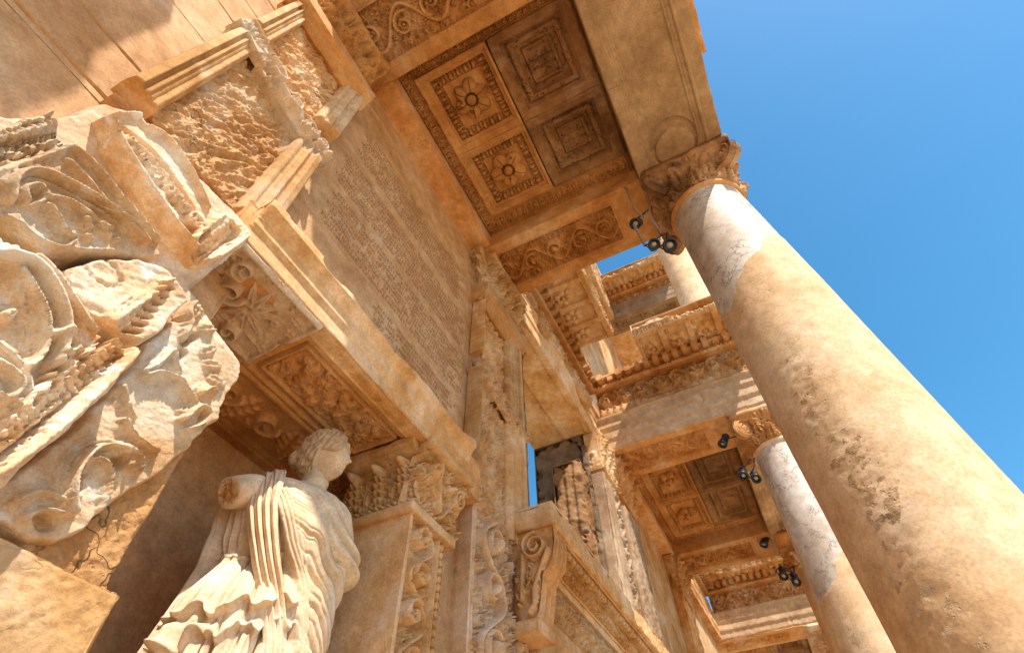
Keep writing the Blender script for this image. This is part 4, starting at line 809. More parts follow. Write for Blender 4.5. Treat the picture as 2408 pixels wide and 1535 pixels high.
# ------------------------------------------------------------------ columns
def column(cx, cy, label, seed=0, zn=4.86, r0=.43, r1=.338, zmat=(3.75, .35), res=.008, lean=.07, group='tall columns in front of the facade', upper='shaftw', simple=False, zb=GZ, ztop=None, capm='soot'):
    ztop = ztop or ZS
    T = thing('column', (cx, cy, zb), label, 'column', group)
    hgt = zn - zb - .35; nu = max(24, int(2 * math.pi * r0 / res)); nv = max(20, int(hgt / res / 1.2))
    t = np.linspace(0, 2 * np.pi, nu, endpoint=False)[:, None]; z = np.linspace(zb + .35, zn, nv)[None]; tt = (z - z.min()) / hgt
    R = r0 - (r0 - r1) * (tt ** 1.4); a = t * 3.0
    # fbm on the cylinder through its own x, y, z
    cxx = np.cos(t) * r0 + 0 * z; cyy = np.sin(t) * r0 + 0 * z; zz = z + 0 * t
    def f3(s, o, sd): return (fbm(cxx * s + zz * s * .37, zz * s - cyy * s * .41, o, sd) + fbm(cyy * s + zz * s * .23, zz * s + cxx * s * .31, o, sd + 11)) * .5
    edge = zmat[0] + zmat[1] * 4 * f3(1.6, 4, seed) + .35 * np.sin(t - 3.6)
    pl = zz < edge; R = R + .006 * pl + .006 * f3(2, 4, seed + 3) + .0025 * f3(14, 4, seed + 4) * pl
    # band of pitted, broken plaster on the side turned to the sun
    ang = np.angle(np.exp(1j * (t - 2.72))); pit = .8 * sst(.34, .05, np.abs(ang + .8 * f3(1.7, 5, seed + 8) + .10 + .35 * f3(9, 3, seed + 2))) * sst(2.75, 2.1, zz) * pl
    R = R - .006 * sst(.30, .42, f3(26, 2, seed + 21)) * pl; R = R - pit * (.005 + .022 * np.clip(f3(16, 4, seed + 5), -.1, .5)) if not simple else R
    # a few chips and drill holes
    lx = cx + lean * (1 - tt) * 0; ly = cy + lean * (tt - .5) * 1.0
    P = np.stack([lx + R * np.cos(t), ly + R * np.sin(t), zz], -1)
    mb = MB(); mb.grid(P, cu=True); sh = mb.build('shaft', M[upper], T)
    if not simple:
        sh.data.materials.append(M['plaster']); sh.data.materials.append(M['pitted'])
        q = gridq(nu, nv, 0, True)[:, 0]; mi = np.where(pl.ravel()[q], np.where((pit.ravel()[q] > .35) & (f3(20, 3, seed + 6).ravel()[q] > .07), 2, 1), 0)
        # small separate white patch low on the shaft is left bare
        sh.data.polygons.foreach_set("material_index", mi.astype(np.int32))
    mb = MB(); yt = cy + lean * .5
    mb.lathe(cx, yt, [(r1 - .01, zn - .02), (r1 + .012, zn - .015), (r1 + .03, zn + .01), (r1 + .032, zn + .03), (r1 + .015, zn + .05), (r1 - .02, zn + .055)], 64); mb.build('neck_ring', M['ochre'] if seed != 2 else M['ivory'], T)
    # composite capital
    H = ztop - zn - .04; k = 2 if simple else 1; c = Cv(2 * math.pi * .36, H, .009 * k); n = 8
    c.acanthus(0, c.lu, 0, H * .40, n, .08, seed=seed); c.H = np.roll(c.H, int(len(c.u) / 16), 0); c.acanthus(0, c.lu, H * .22, H * .68, n, .08, seed=seed + 1); c.drill(int(220 / k), .05, .012, seed)
    c.eggs(0, c.lu, H * .70, H * .86, .03, base=.05, pitch=.09); c.H += .02 * ridg(c.U * 9, c.V * 9, 3, seed + 2); c.wear(.018, 5, seed)
    th = c.U / .36; sq = 1 / np.maximum(np.abs(np.cos(th)), np.abs(np.sin(th)))
    v = c.V / H; rad = (r1 + .0) * (1 + .10 * v + .12 * v ** 3) + c.H * 1.15; rad = rad * (1 + (np.minimum(sq, 1.32) - 1) * .75 * sst(.55, 1.0, v))
    P = np.stack([cx + rad * np.cos(th), yt + rad * np.sin(th), zn + .04 + c.V], -1); mb = MB(); mb.grid(P)
    # abacus with concave sides and clipped horns
    nb = 96; tb = np.linspace(0, 2 * np.pi, nb, endpoint=False); s4 = 1 / np.maximum(np.abs(np.cos(tb)), np.abs(np.sin(tb))); ra = .445 * np.minimum(s4, 1.36) * (1 + .05 * (s4 - 1.2))
    ra = ra + .03 * fbm(tb * 3, tb * 0 + seed, 4, seed)
    A = []
    for rr, z_ in ((.75, ztop - .16), (.93, ztop - .15), (.97, ztop - .10), (1.03, ztop - .09), (1.06, ztop - .02), (.2, ztop - .005)): A.append(np.stack([cx + ra * rr * np.cos(tb), yt + ra * rr * np.sin(tb), np.full(nb, z_)], -1))
    mb.grid(np.array(A).transpose(1, 0, 2), cu=True)
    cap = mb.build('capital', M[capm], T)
    for q in range(4):
        if simple and q % 2: continue
        a = math.pi / 4 + q * math.pi / 2; dx, dy = math.cos(a), math.sin(a); ctr = np.array([cx + dx * .50, yt + dy * .50, ztop - .25]); ax = np.array([-dy, dx, 0]); e1 = np.array([dx, dy, 0]); e2 = np.array([0, 0, 1.])
        nr, na = 26, 60; ph = np.linspace(0, 2 * np.pi, na, endpoint=False)[:, None]; s_ = np.linspace(0, 1, nr)[None]; rr = s_ * .15
        hh = .045 + .020 * np.cos((s_ * 3.2 * 2 * np.pi) - ph) * (s_ > .14) + .025 * (s_ <= .14); hh = np.where(s_ > .93, .0, hh)
        mv = MB()
        for sg in (-1, 1):
            rp = rr * (1 + .05 * np.cos(2 * ph)); Q = ctr + (rp * np.cos(ph))[..., None] * e1 + (rp * np.sin(ph) * 1.15)[..., None] * e2 + (sg * (hh + 0 * ph))[..., None] * ax
            mv.grid(Q, cu=True)
        mv.build('volute', M[capm], cap)
    # base
    mb = MB(); mb.lathe(cx, cy, [(r0 + .02, zb + .36), (r0 + .09, zb + .33), (r0 + .10, zb + .28), (r0 + .04, zb + .24), (r0 + .05, zb + .2), (r0 + .14, zb + .17), (r0 + .16, zb + .12), (r0 + .13, zb + .08)], 48); mb.box(cx - r0 - .18, cx + r0 + .18, cy - r0 - .18, cy + r0 + .18, zb, zb + .09); mb.build('base', M['grey'], T)
    return T
column(3.08, -.785, 'huge nearest column with veined white marble top and sunlit buff plaster lower down', 1, zmat=(3.72, .22), res=.0075)
column(7.28, -.77, 'slimmer looking second column of pale grey marble patched with orange plaster', 2, zmat=(3.1, .3), res=.014, lean=.02, capm='ochre')
column(10.95, -.80, 'third column, mostly hidden behind the pale second column, with a dark orange capital', 5, res=.03, simple=True, lean=0, upper='plaster', capm='ochre')
column(15.3, -.80, 'farthest column with a pale curled capital at the bottom right', 6, res=.03, simple=True, lean=0, capm='ivory')
column(-3.0, -.80, 'column of the bay behind the viewer, outside the picture, added to cast shade', 8, res=.04, simple=True, lean=0, upper='plaster')  # out of view, added only for the shade it casts
column(7.6, -.745, 'sunlit upper-storey column of pale marble seen between the near beam and the broken cornice', 9, zn=12.4, r0=.40, r1=.35, zmat=(3, .1), res=.02, simple=True, lean=0, group=None, zb=7.28, ztop=13.4, capm='ivory', upper='plaster')
# ------------------------------------------------------------------ entablature and window between the first and second bays
T = thing('window_entablature', (5.1, 2.0, ZS), 'broken entablature with dentils and carved panels over the open window, between the two coffered roofs', 'entablature')
def ms(c): c.rect(0, c.lu, .10, .14, -.015); c.rect(0, c.lu, .46, .50, -.02); c.H -= .02 * (fbm(c.U * 2.5, c.V * 3, 4, 4) > .1); c.joint((1.3, 0), (1.35, 1), .005, .012)
def mf(c):
    moulding(c, FASC); c.beads(0, c.lu, c.lv * .31, .012, .012, base=.01); c.beads(0, c.lu, c.lv * .63, .014, .014, base=.03); c.H -= .08 * sst(.45, .75, c.V / c.lv + 1.1 * fbm(c.U * 1.7, c.V * 2, 4, 12))
mb = MB(); block(mb, 3.46, 6.83, 1.64, 2.62, ZS, ZS + .65, '-z -y', .012, {'-z': ms, '-y': mf}, chipw=.03, chipa=.02); mb.build('architrave', M['honey'], T)
for xa in (4.35, 5.5):
    mb = MB(); c = Cv(.75, .26, .01); c.eggs(.02, .73, .03, .12, .03, base=.03, pitch=.075); c.leaf(.1, .14, 1.2, .1, .04, .03); c.rinceau(0, .75, .12, .26, .03, seed=4, base=.02); c.chip(.06, .1, 3); mb.face((xa, 1.60, ZS + .40), (1, 0, 0), (0, 0, 1), (0, -1, 0), c, depth=.1); mb.build('egg_moulding_remnant', M['honey'], T)
entab(T, 3.6, 6.75, 1.74, 2.5, '-y', seed=9, res=.012, broken=.7, proj=.85, fh=.58, rng=(3.7, 5.85))
T = thing('window_wall', (5.1, 2.1, GZ), 'wall around the tall open window with dark ragged jambs and a sliver of sky', 'wall')
def jag(sd, a=.12): return lambda c: (c.wear(.02, 4, sd), c.rough(.02, 5, sd))
mb = MB(); block(mb, 3.60, 3.99, WY, 2.62, 2.2, 4.0, '-y', .03, {'-y': jag(2)}); mb.build('near_jamb', M['grey'], T)
mb = MB(); block(mb, 3.60, 4.02, WY + .02, 2.5, 3.9, ZS, '-y', .03, {'-y': jag(3)}); mb.build('dark_jamb', M['dark'], T)
mb = MB(); block(mb, 3.6, 4.03, WY + .01, 2.3, 3.35, 4.05, '-y', .02, {'-y': jag(4)}, chipw=.12, chipa=.1); mb.build('pale_jamb_block', M['grey'], T)
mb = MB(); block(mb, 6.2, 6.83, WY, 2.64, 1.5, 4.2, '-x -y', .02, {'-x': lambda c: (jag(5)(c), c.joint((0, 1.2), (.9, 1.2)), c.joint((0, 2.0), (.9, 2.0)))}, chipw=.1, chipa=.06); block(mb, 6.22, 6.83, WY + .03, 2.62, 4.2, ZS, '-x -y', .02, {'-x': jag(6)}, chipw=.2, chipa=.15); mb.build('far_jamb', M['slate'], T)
mb = MB(); block(mb, 5.88, 6.22, 1.80, 2.22, 2.6, 4.75, '-x -y', .015, {'-x': lambda c: (moulding(c, [(0, 0), (.2, .02), (.3, -.01), (.5, .02), (.6, -.01), (.85, .03), (1, 0)], along_u=False), jag(8)(c), c.joint((0, .9), (.4, .9), .01, .03)), '-y': jag(9)}, chipw=.14, chipa=.10, core=.11); mb.build('ragged_pier', M['umber'], T)
mb = MB(); block(mb, 6.0, 6.25, 2.2, 2.45, 3.0, 3.9, '-x -y', .02, {'-x': jag(11)}, chipw=.15, chipa=.10, core=.1); mb.build('pale_jamb_stone', M['grey'], T)
mb = MB(); block(mb, 3.6, 6.83, WY + .15, 2.5, GZ, 1.9, '-y', .05, {}); mb.build('sill_wall', M['wall'], T)
# pilaster strip at the far side of the window
T = thing('slender_pilaster', (6.75, 1.6, GZ), 'slender carved pilaster with pale broken capital, far side of the open window', 'pilaster')
def sp(c):
    moulding(c, [(0, .02), (.1, .03), (.14, .0), (.3, .0), (.34, .02), (.5, .02), (.54, .0), (1, 0)], along_u=False); c.rinceau(1.2, c.lv, c.lu * .56, c.lu * .95, .035, seed=6, vert=True)
mb = MB(); block(mb, 6.3, 7.0, 1.62, 1.78, GZ, 4.75, '-y -x', .012, {'-y': sp}, chipw=.02, chipa=.02); mb.build('shaft', M['grey'], T)
mb = MB(); c = Cv(.75, .62, .012); c.acanthus(0, .75, 0, .3, 4, .05); c.acanthus(0, .75, .25, .55, 3, .06); c.soft(3); flare(c, .1); c.rough(.02, 9, 3); c.chip(.05, .05, 3); mb.face((6.3, 1.60, 4.80), (1, 0, 0), (0, 0, 1), (0, -1, 0), c, depth=.1)
c = Cv(.2, .62, .012); c.acanthus(0, .2, 0, .3, 1, .04); c.soft(3); flare(c, .06); mb.face((6.3, 1.60, 4.80), (0, 1, 0), (0, 0, 1), (-1, 0, 0), c, depth=.1); mb.box(6.33, 7, 1.63, 1.8, 4.75, ZS); mb.build('capital', M['honey'], T)
# second bay: wall, far pilaster
T = thing('second_bay_wall', (9, WY, GZ), 'honey wall under the second coffered roof with a mottled marble pilaster', 'wall')
def w2(c):
    for z in (1.0, 2.1, 3.2, 4.3, 5.4): c.joint((0, z), (c.lu, z), .008, .02)
    c.wear(.01, 3, 5)
mb = MB(); block(mb, 6.83, 14.9, WY, 2.6, GZ, ZS + .02, '-y', .03, {'-y': w2}, chipa=0); mb.build('wall_face', M['honey'], T)
mb = MB(); block(mb, 7.0, 7.65, 1.55, WY, GZ, 4.6, '-y -x', .02, {'-y': lambda c: c.rough(.02, 5, 3)}, chipw=.06, chipa=.05); mb.build('marble_pilaster', M['grey'], T)
mb = MB(); block(mb, 10.45, 11.3, 1.60, WY, GZ, 4.75, '-y -x', .02, {'-y': sp}, chipw=.03, chipa=.03); mb.build('far_pilaster', M['ochre'], T)
for xx in (6.98, 10.42):
    mb = MB()
    c = Cv(.85, .66, .016); c.acanthus(0, .85, 0, .33, 4, .07); c.acanthus(0, .85, .28, .6, 4, .08); flare(c, .12); c.rough(.02, 7, 3); mb.face((xx, 1.58, 4.78), (1, 0, 0), (0, 0, 1), (0, -1, 0), c, depth=.1)
    c = Cv(.2, .66, .016); c.acanthus(0, .2, 0, .33, 1, .07); flare(c, .12); mb.face((xx, 1.56, 4.78), (0, 1, 0), (0, 0, 1), (-1, 0, 0), c, depth=.1); mb.box(xx + .02, xx + .83, 1.64, 1.8, 4.75, ZS); mb.build('pilaster_capital', M['ochre'], T)
# entablature between second and third bays
T = thing('third_entablature', (13, 1.9, ZS), 'carved wall entablature with dentils beyond the second coffered roof', 'entablature')
mb = MB(); block(mb, 11.35, 14.9, 1.6, 2.6, ZS, ZS + .65, '-y -z', .025, {'-y': mf}, chipa=.02); mb.build('architrave', M['ochre'], T)
entab(T, 11.4, 14.9, 1.72, 2.6, '-y', seed=13, res=.028, broken=.6, proj=.5)
# ------------------------------------------------------------------ door cornice with consoles
T = thing('door_cornice', (4.8, 1.5, 2.0), 'projecting door cornice of egg-and-dart rows with a scrolled console at its near end, low centre', 'cornice')
def slope(c):
    lv = c.lv; c.H -= 0
    c.eggs(0, c.lu, .03, .12, .055, base=.03, pitch=.085); c.rect(0, c.lu, .125, .14, .035); c.rect(0, c.lu, .145, .245, -.02)
    n = int(c.lu / .07)
    for i in range(n): c.leaf(.035 + i * .07, .15, 1.57, .09, .03, .05, 3, base=-.015); c.spiral(.07 + i * .07, .19, .018, 1.1, i, 1, .006, .045, base=-.01)
    c.eggs(0, c.lu, .25, .33, .05, base=.035, pitch=.08); c.drill(300, .02, .006, 3, box=(0, c.lu, .15, .25)); c.rect(0, c.lu, .335, .35, .035)
    c.H += .01 * ridg(c.U * 20, c.V * 20, 2, 3) * 1; c.wear(.006, 8, 3)
s1 = np.array([0, 1.33 - 1.62, 2.26 - 2.04]); Ls = np.linalg.norm(s1); ev = s1 / Ls; en = np.array([0, -ev[2], ev[1]])
mb = MB(); c = Cv(3.3, Ls, .0065); slope(c); mb.face((3.62, 1.62, 2.04), (1, 0, 0), ev, en, c, depth=.03)
def corona(c): c.H += .0; c.rough(.008, 8, 3); c.chip(.05, .04, 4)
block(mb, 3.38, 6.9, 1.30, 1.66, 2.24, 2.43, '-y -x -z', .009, {'-y': corona}, chipw=.04, chipa=.03); block(mb, 3.42, 6.9, 1.5, 1.8, 2.02, 2.3, '-x', .02, {}); mb.build('cornice', M['honey'], T)
mb = MB()
def lint(c):
    c.rinceau(0, c.lu, c.lv - .16, c.lv - .02, .05, seed=3); c.eggs(0, c.lu, c.lv - .26, c.lv - .18, .05, base=.03, pitch=.08); moulding(c, [(0, 0), (.2, .0), (.22, .02), (.42, .02), (.44, .04), (1, .05)]); c.chip(.03, .03, 4); c.H -= .06 * (fbm(c.U * 1.6, c.V * 3, 3, 6) > .12) * (c.V > c.lv * .5)
block(mb, 3.66, 6.9, 1.60, 1.8, 1.35, 2.03, '-y -x -z', .007, {'-y': lint}, chipw=.03, chipa=.02); mb.build('lintel', M['honey'], T)
def cons(c):  # u = Y from front 1.34 to 1.62, v = Z
    lv = c.lv; c.H -= .02; prof = .02 + .15 * (1 - (c.V / lv)) ** .8
    c.sprinkle(30, .08, .035, 7, (.05, .28, .1, lv - .25), 0); c.spiral(.13, lv - .15, .105, 1.9, 1.6, -1, .016, .055, base=0); c.path([(.03, lv - .20), (.10, lv - .34), (.15, lv - .46), (.15, lv - .56), (.19, lv - .6)], .022, .045); c.path([(.23, lv - .1), (.24, lv - .3), (.25, lv - .5)], .02, .03)
    for i in range(6): c.leaf(.16, lv - .3, -2.6 + i * .35, .12, .03, .03, 3)
    c.wear(.006, 9, 3); c.drop = c.U < np.interp(c.V, [0, .12, .3, lv - .25, lv], [.17, .13, .10, .01, .0])
mb = MB(); c = Cv(.30, .66, .006); cons(c); mb.face((3.40, 1.33, 1.58), (0, 1, 0), (0, 0, 1), (-1, 0, 0), c, depth=.0)
n = 40; v = np.linspace(0, .66, n); yo = 1.33 + np.interp(v, [0, .05, .12, .3, .41, .55, .66], [.19, .15, .13, .10, .02, -.01, .0])
c = Cv(.24, .66, .008); y_ = 1.33 + np.interp(c.V, [0, .05, .12, .3, .41, .55, .66], [.19, .15, .13, .10, .02, -.01, .0]); fl = .012 * np.cos(c.U / .24 * 2 * np.pi * 3); P = np.stack([3.40 + c.U, y_ - fl, 1.58 + c.V], -1); mb.grid(P)
mb.box(3.42, 3.63, 1.53, 1.66, 1.57, 2.22); block(mb, 3.38, 3.66, 1.46, 1.66, 1.52, 1.60, '-y -x -z', .01, {}); mb.build('console', M['ochre'], T)
# ------------------------------------------------------------------ upper storey
T = thing('upper_entablature', (11.3, .2, 13.1), 'weathered upper-storey entablature against the small patch of blue sky', 'entablature')
def uf(c): moulding(c, FASC)
mb = MB(); block(mb, 10.5, 11.1, -.75, 1.75, 13.1, 13.75, '-x -z', .03, {'-x': uf, '-z': rinc_soffit(3)}, chipa=.03); mb.build('architrave', M['grey'], T)
mb = MB(); block(mb, 11.1, 13.0, -.9, 1.9, 13.25, 13.7, '-z', .05, {'-z': lambda c: (coffer_steps(c, .2, .85, .3, 1.0), coffer_steps(c, .2, .85, 1.3, 2.0), coffer_steps(c, 1.0, 1.7, 1.3, 2.0))}); mb.build('coffered_soffit', M['honey'], T)
entab(T, 10.5, 12.5, -.75, 1.75, '-x', zt=13.75, seed=17, res=.03, broken=.5, proj=.7, fh=.35)
mb = MB(); block(mb, 10.3, 12.5, -.7, 1.2, 14.6, 15.1, '-x -z', .04, {'-x': lambda c: c.rough(.1, 2.5, 3)}, chipw=.2, chipa=.2, core=.2); mb.build('broken_crown', M['grey'], T)
T = thing('upper_wall', (9.2, 2.2, 7.3), 'upper-storey wall and its carved cornice above the window entablature, with an added unseen shading slab', 'wall')
mb = MB(); block(mb, 7.2, 14, 1.9, 2.5, 7.2, 13.2, '-y -x', .06, {'-y': w2}, chipa=.03); mb.build('wall_face', M['honey'], T)
mb = MB(); mb.box(3.5, 8.1, -1.0, 2.5, 13.3, 14.6); block(mb, 8.0, 10.5, 1.45, 2.5, 13.1, 15.2, '-y -z -x', .04, {'-y': lambda c: (c.dent(0, c.lu, .5, .8, .25, .15), c.rough(.05, 3, 3))}, chipw=.1, chipa=.1, core=.16); mb.build('cornice', M['honey'], T)  # the plain box is an unseen slab added to shade the upper wall
# ------------------------------------------------------------------ spotlights
def spot(p, d, label, s=1.0, anchor=None, group='black spotlights clamped beside the capitals'):
    T = thing('spotlight', tuple(p), label, 'spotlight', group); p = np.array(p, float); d = np.array(d, float); d /= np.linalg.norm(d); s *= .86; r = .062 * s
    a = np.cross(d, (0, 0, 1.)); a /= np.linalg.norm(a); b = np.cross(d, a)
    def lathe(mb, prof, n=28):
        t = np.linspace(0, 2 * np.pi, n, endpoint=False)[:, None]; pr = np.array(prof)
        P = p + (pr[:, 0][None] * np.cos(t))[..., None] * a + (pr[:, 0][None] * np.sin(t))[..., None] * b + (pr[:, 1][None] + 0 * t)[..., None] * d; mb.grid(P, cu=True)
    mb = MB(); lathe(mb, [(.0, -.17 * s), (r * .6, -.17 * s), (r * .7, -.15 * s), (r * .7, -.10 * s), (r * .85, -.09 * s), (r * .85, -.03 * s), (r, -.02 * s), (r * 1.06, 0), (r * 1.06, .035 * s), (r * .74, .035 * s), (r * .70, .008 * s)])
    for i in range(4): lathe(mb, [(r * .7, (-.145 + i * .014) * s), (r * .86, (-.143 + i * .014) * s), (r * .86, (-.138 + i * .014) * s), (r * .7, (-.136 + i * .014) * s)])
    mb.build('housing', M['black'], T)
    mb = MB(); lathe(mb, [(r * .72, .012 * s), (r * .55, -.012 * s), (r * .25, -.03 * s), (.0, -.03 * s)]); mb.build('reflector', M['chrome'], T)
    mb = MB(); lathe(mb, [(r * .42, .006 * s), (r * .40, .014 * s), (0, .018 * s)]); mb.build('lens', M['lens'], T)
    if anchor is not None:
        mb = MB(); q = np.array(anchor, float); mb.tube([p - d * .06 * s + a * r, p - d * .09 * s + a * r * 1.3 + (0, 0, .05 * s), p - d * .09 * s + (0, 0, r * 1.5)], .009 * s, 8); mb.tube([p - d * .09 * s + (0, 0, r * 1.4), (p + q) / 2 + (0, 0, .03), q], .010 * s, 8); mb.build('bracket', M['black'], T)
    return T
spot((2.74, -.06, 4.70), (-.5, .25, -.85), 'single black spotlight hanging highest beside the nearest column capital', 1.0, (2.80, -.22, 4.95))
spot((2.72, -.135, 4.20), (-.62, -.1, -.7), 'black spotlight, left one of the lower pair by the nearest column', .95, (2.82, -.25, 4.45))
spot((2.74, -.255, 4.12), (-.66, -.05, -.75), 'black spotlight with bright round lens, right one of the lower pair by the nearest column', 1.15, (2.82, -.28, 4.45))
spot((6.98, -.08, 5.10), (-.2, .5, -.8), 'small black spotlight, highest of three beside the second column', 1.2, (7.05, -.3, 5.2))
spot((7.0, -.17, 4.52), (-.6, .1, -.8), 'small black spotlight left of its twin beside the second column', 1.15, (7.1, -.35, 4.8))
spot((7.02, -.31, 4.44), (-.6, .0, -.8), 'small black spotlight right of its twin beside the second column', 1.15, (7.1, -.4, 4.8))
spot((10.6, -.12, 5.35), (-.2, .5, -.8), 'far black spotlight above its pair by the third column', 1.4, (10.75, -.4, 5.5))
spot((10.6, -.22, 4.72), (-.6, .1, -.8), 'far black spotlight, left of the lowest pair by the third column', 1.4, (10.75, -.45, 4.9))
spot((10.6, -.38, 4.58), (-.6, .0, -.8), 'far black spotlight, right of the lowest pair by the third column', 1.4, (10.75, -.45, 4.9))
mb = MB(); mb.tube([(2.70, -.10, 5.44), (2.70, -.11, 5.3), (2.72, -.10, 4.9), (2.74, -.15, 4.75)], .010, 8); mb.tube([(2.74, -.15, 4.75), (2.78, -.2, 4.9), (2.80, -.24, 4.5), (2.76, -.2, 4.3)], .008, 8); mb.tube([(2.72, -.04, 4.66), (2.76, -.06, 4.3)], .014, 8)
tag(mb.build('cable_conduit', M['cable']), 'thin bent metal conduit running down beside the nearest capital to the spotlights', 'conduit')
# ------------------------------------------------------------------ robed statue in the niche
T = thing('robed_statue', (1.62, 1.96, .18), 'marble statue of a robed woman with one arm broken off, head turned right', 'statue')
SX, SY = 1.60, 1.98
SPIN = math.radians(-27)
def spin(P):
    P = P.copy(); x = P[..., 0] - SX; y = P[..., 1] - SY; P[..., 0] = SX + x * math.cos(SPIN) - y * math.sin(SPIN); P[..., 1] = SY + x * math.sin(SPIN) + y * math.cos(SPIN); return P
def body():
    nu, nv = 560, 620
    th = np.linspace(0, 2 * np.pi, nu, endpoint=False)[:, None]; z = np.linspace(.18, 1.70, nv)[None]
    zz = z + 0 * th; tt = th + 0 * z
    # th = 0 faces +X, 3pi/2 faces the viewer side (-Y)
    zk = [.18, .5, .8, 1.0, 1.15, 1.3, 1.42, 1.50, 1.56, 1.61, 1.66, 1.70]
    A = np.interp(z, zk, [.22, .235, .245, .235, .215, .22, .235, .245, .225, .145, .072, .058])
    B = np.interp(z, zk, [.19, .195, .19, .18, .17, .175, .18, .17, .15, .11, .067, .057])
    Cx = np.interp(z, zk, [-.02, -.01, .0, .02, .02, .01, -.01, -.02, -.01, .03, .065, .08]); Cy = np.interp(z, zk, [0, 0, 0, 0, .01, .01, .02, .02, .03, .03, .0, -.02])
    n = 2.3; c, s = np.cos(th), np.sin(th); r = (np.abs(c / A) ** n + np.abs(s / B) ** n) ** (-1 / n)
    x = r * c; fx = np.clip(x / A, -1, 1)              # -1 .. 1 across the front
    front = sst(.2, -.5, s + 0 * z)
    # chest and raised hip
    H = np.zeros_like(zz)
    for bx, bz, br, bh in ((-.42, 1.36, .12, .035), (.30, 1.37, .12, .035)): H += bh * np.exp(-(((fx - bx) * .28) ** 2 + (zz - bz) ** 2) / (2 * (br * .55) ** 2)) * front
    H += .03 * np.exp(-(((fx - .3) * .3) ** 2 + (zz - .55) ** 2) / .03) * front   # knee
    # mantle: everything right of a diagonal from the (viewer's) left shoulder down to the right hip
    dg = fx - np.interp(zz, [.18, .6, .9, 1.1, 1.25, 1.38, 1.5, 1.62], [.62, .55, .42, .18, -.10, -.34, -.48, -.50]) + .03 * np.sin(zz * 21)
    back = (s + 0 * z) > -.15
    man = np.where(back & (fx > -.3), 1.0, sst(-.025, .025, dg)); man = np.where(back & (fx <= -.3), 1.0, man)
    q = tt * 1.0
    # chiton folds (vertical) in the open part
    wob = .5 * fbm(tt * 3, zz * 2, 3, 2)
    k1 = np.abs(np.sin((fx * 9.5 + wob * 1.6 + .25 * np.sin(zz * 5)) * 1.0)) ** .6
    chi = (.016 * k1 - .018 * np.exp(-(np.sin(fx * 9.5 + wob * 1.6 + .25 * np.sin(zz * 5)) / .22) ** 2)) * sst(1.32, 1.15, zz) + .010 * np.abs(np.sin(fx * 17 + wob * 3)) ** .7 * sst(1.25, 1.05, zz)
    belt = .012 * np.exp(-((zz - 1.205 - .02 * np.cos(fx * 4)) / .008) ** 2)
    chi = chi - .022 * np.exp(-((zz - 1.20) / .05) ** 2) + belt
    # two overfold hems with wavy edges
    h1 = .995 + .10 * fx + .020 * np.sin(fx * 15 + 1) + .012 * np.sin(fx * 31) ; h2 = .905 + .12 * fx + .024 * np.sin(fx * 17) + .012 * np.sin(fx * 37 + 2)
    ruff = (zz - h2)
    chi += .030 * sst(-.006, .006, zz - h1) * sst(1.18, 1.0, zz) + .026 * sst(-.006, .006, zz - h2) * sst(1.15, .95, zz)
    chi += .012 * np.exp(-((zz - h1 - .01) / .010) ** 2) + .018 * np.exp(-((zz - h2 - .012) / .012) ** 2) * (1 + .8 * np.sin(fx * 34))
    low = sst(.90, .86, zz); chi += low * (.030 * np.abs(np.sin(fx * 12 + wob)) ** .5 - .02 * np.exp(-(np.sin(fx * 12 + wob) / .2) ** 2) + .010 * np.sin(fx * 41))
    # mantle folds sweep diagonally from the right shoulder to the left hip
    w2 = fbm(fx * 2, zz * 2.2, 3, 5)
    ph = (zz * 1.0 + fx * .13 + .10 * fx * fx) * 62 + w2 * 7
    gr = lambda p, w_: -np.exp(-(np.sin(p) / w_) ** 2)
    mf_ = .026 + .026 * gr(ph * .5, .30) + .013 * gr(ph * 1.07 + 2, .35) + .010 * np.abs(np.sin(ph * .5)) 
    mf_ *= .45 + .8 * sst(.0, .8, fx)
    bkf = .006 + .014 * np.abs(np.sin(tt * 13 + wob)) ** .6; bm = np.where(back | (fx < -.3), 1.0, 0.0) * sst(.35, .0, fx); mf_ = mf_ * (1 - bm) + bkf * bm
    # vertical cascade along the mantle edge and over the left shoulder
    edge = np.exp(-((dg - .12) / .15) ** 2) * (1 - back); mf_ = mf_ * (1 - edge) + edge * (.014 + .014 * np.abs(np.sin(dg * 42 + .3 * np.sin(zz * 9))) ** .6)
    smooth_breast = np.exp(-(((fx - .28) / .30) ** 2 + ((zz - 1.42) / .10) ** 2)); mf_ *= 1 - .8 * smooth_breast
    H += man * (.034 + mf_) + (1 - man) * chi * sst(1.6, 1.4, zz)
    # neckline: bare throat
    H *= sst(1.67, 1.58, zz)
    # right arm wrapped in cloth: elbow pushed out to the right
    ex = np.exp(-((zz - 1.27) / .13) ** 2) * np.exp(-(((tt + .35 + np.pi) % (2 * np.pi) - np.pi) / .38) ** 2)
    H += .075 * ex + .022 * ex * np.sin(zz * 55 + tt * 9)
    ex2 = np.exp(-((zz - 1.48) / .13) ** 2) * np.exp(-(((tt + .2 + np.pi) % (2 * np.pi) - np.pi) / .4) ** 2); H += .02 * ex2
    # cloak hanging behind on the left, down from the shoulder
    lb = np.exp(-(((tt - 3.35 + np.pi) % (2 * np.pi) - np.pi) / .33) ** 2) * sst(1.55, 1.2, zz); H += lb * (.03 + .014 * np.sin(tt * 40 + zz * 4)) + .02 * lb * sst(1.1, .5, zz)
    R = r + H
    P = np.stack([SX + Cx + R * c, SY + Cy + R * s, zz], -1)
    return spin(P)
mb = MB(); mb.grid(body(), cu=True)
bd = mb.build('draped_body', M['statue'], T)
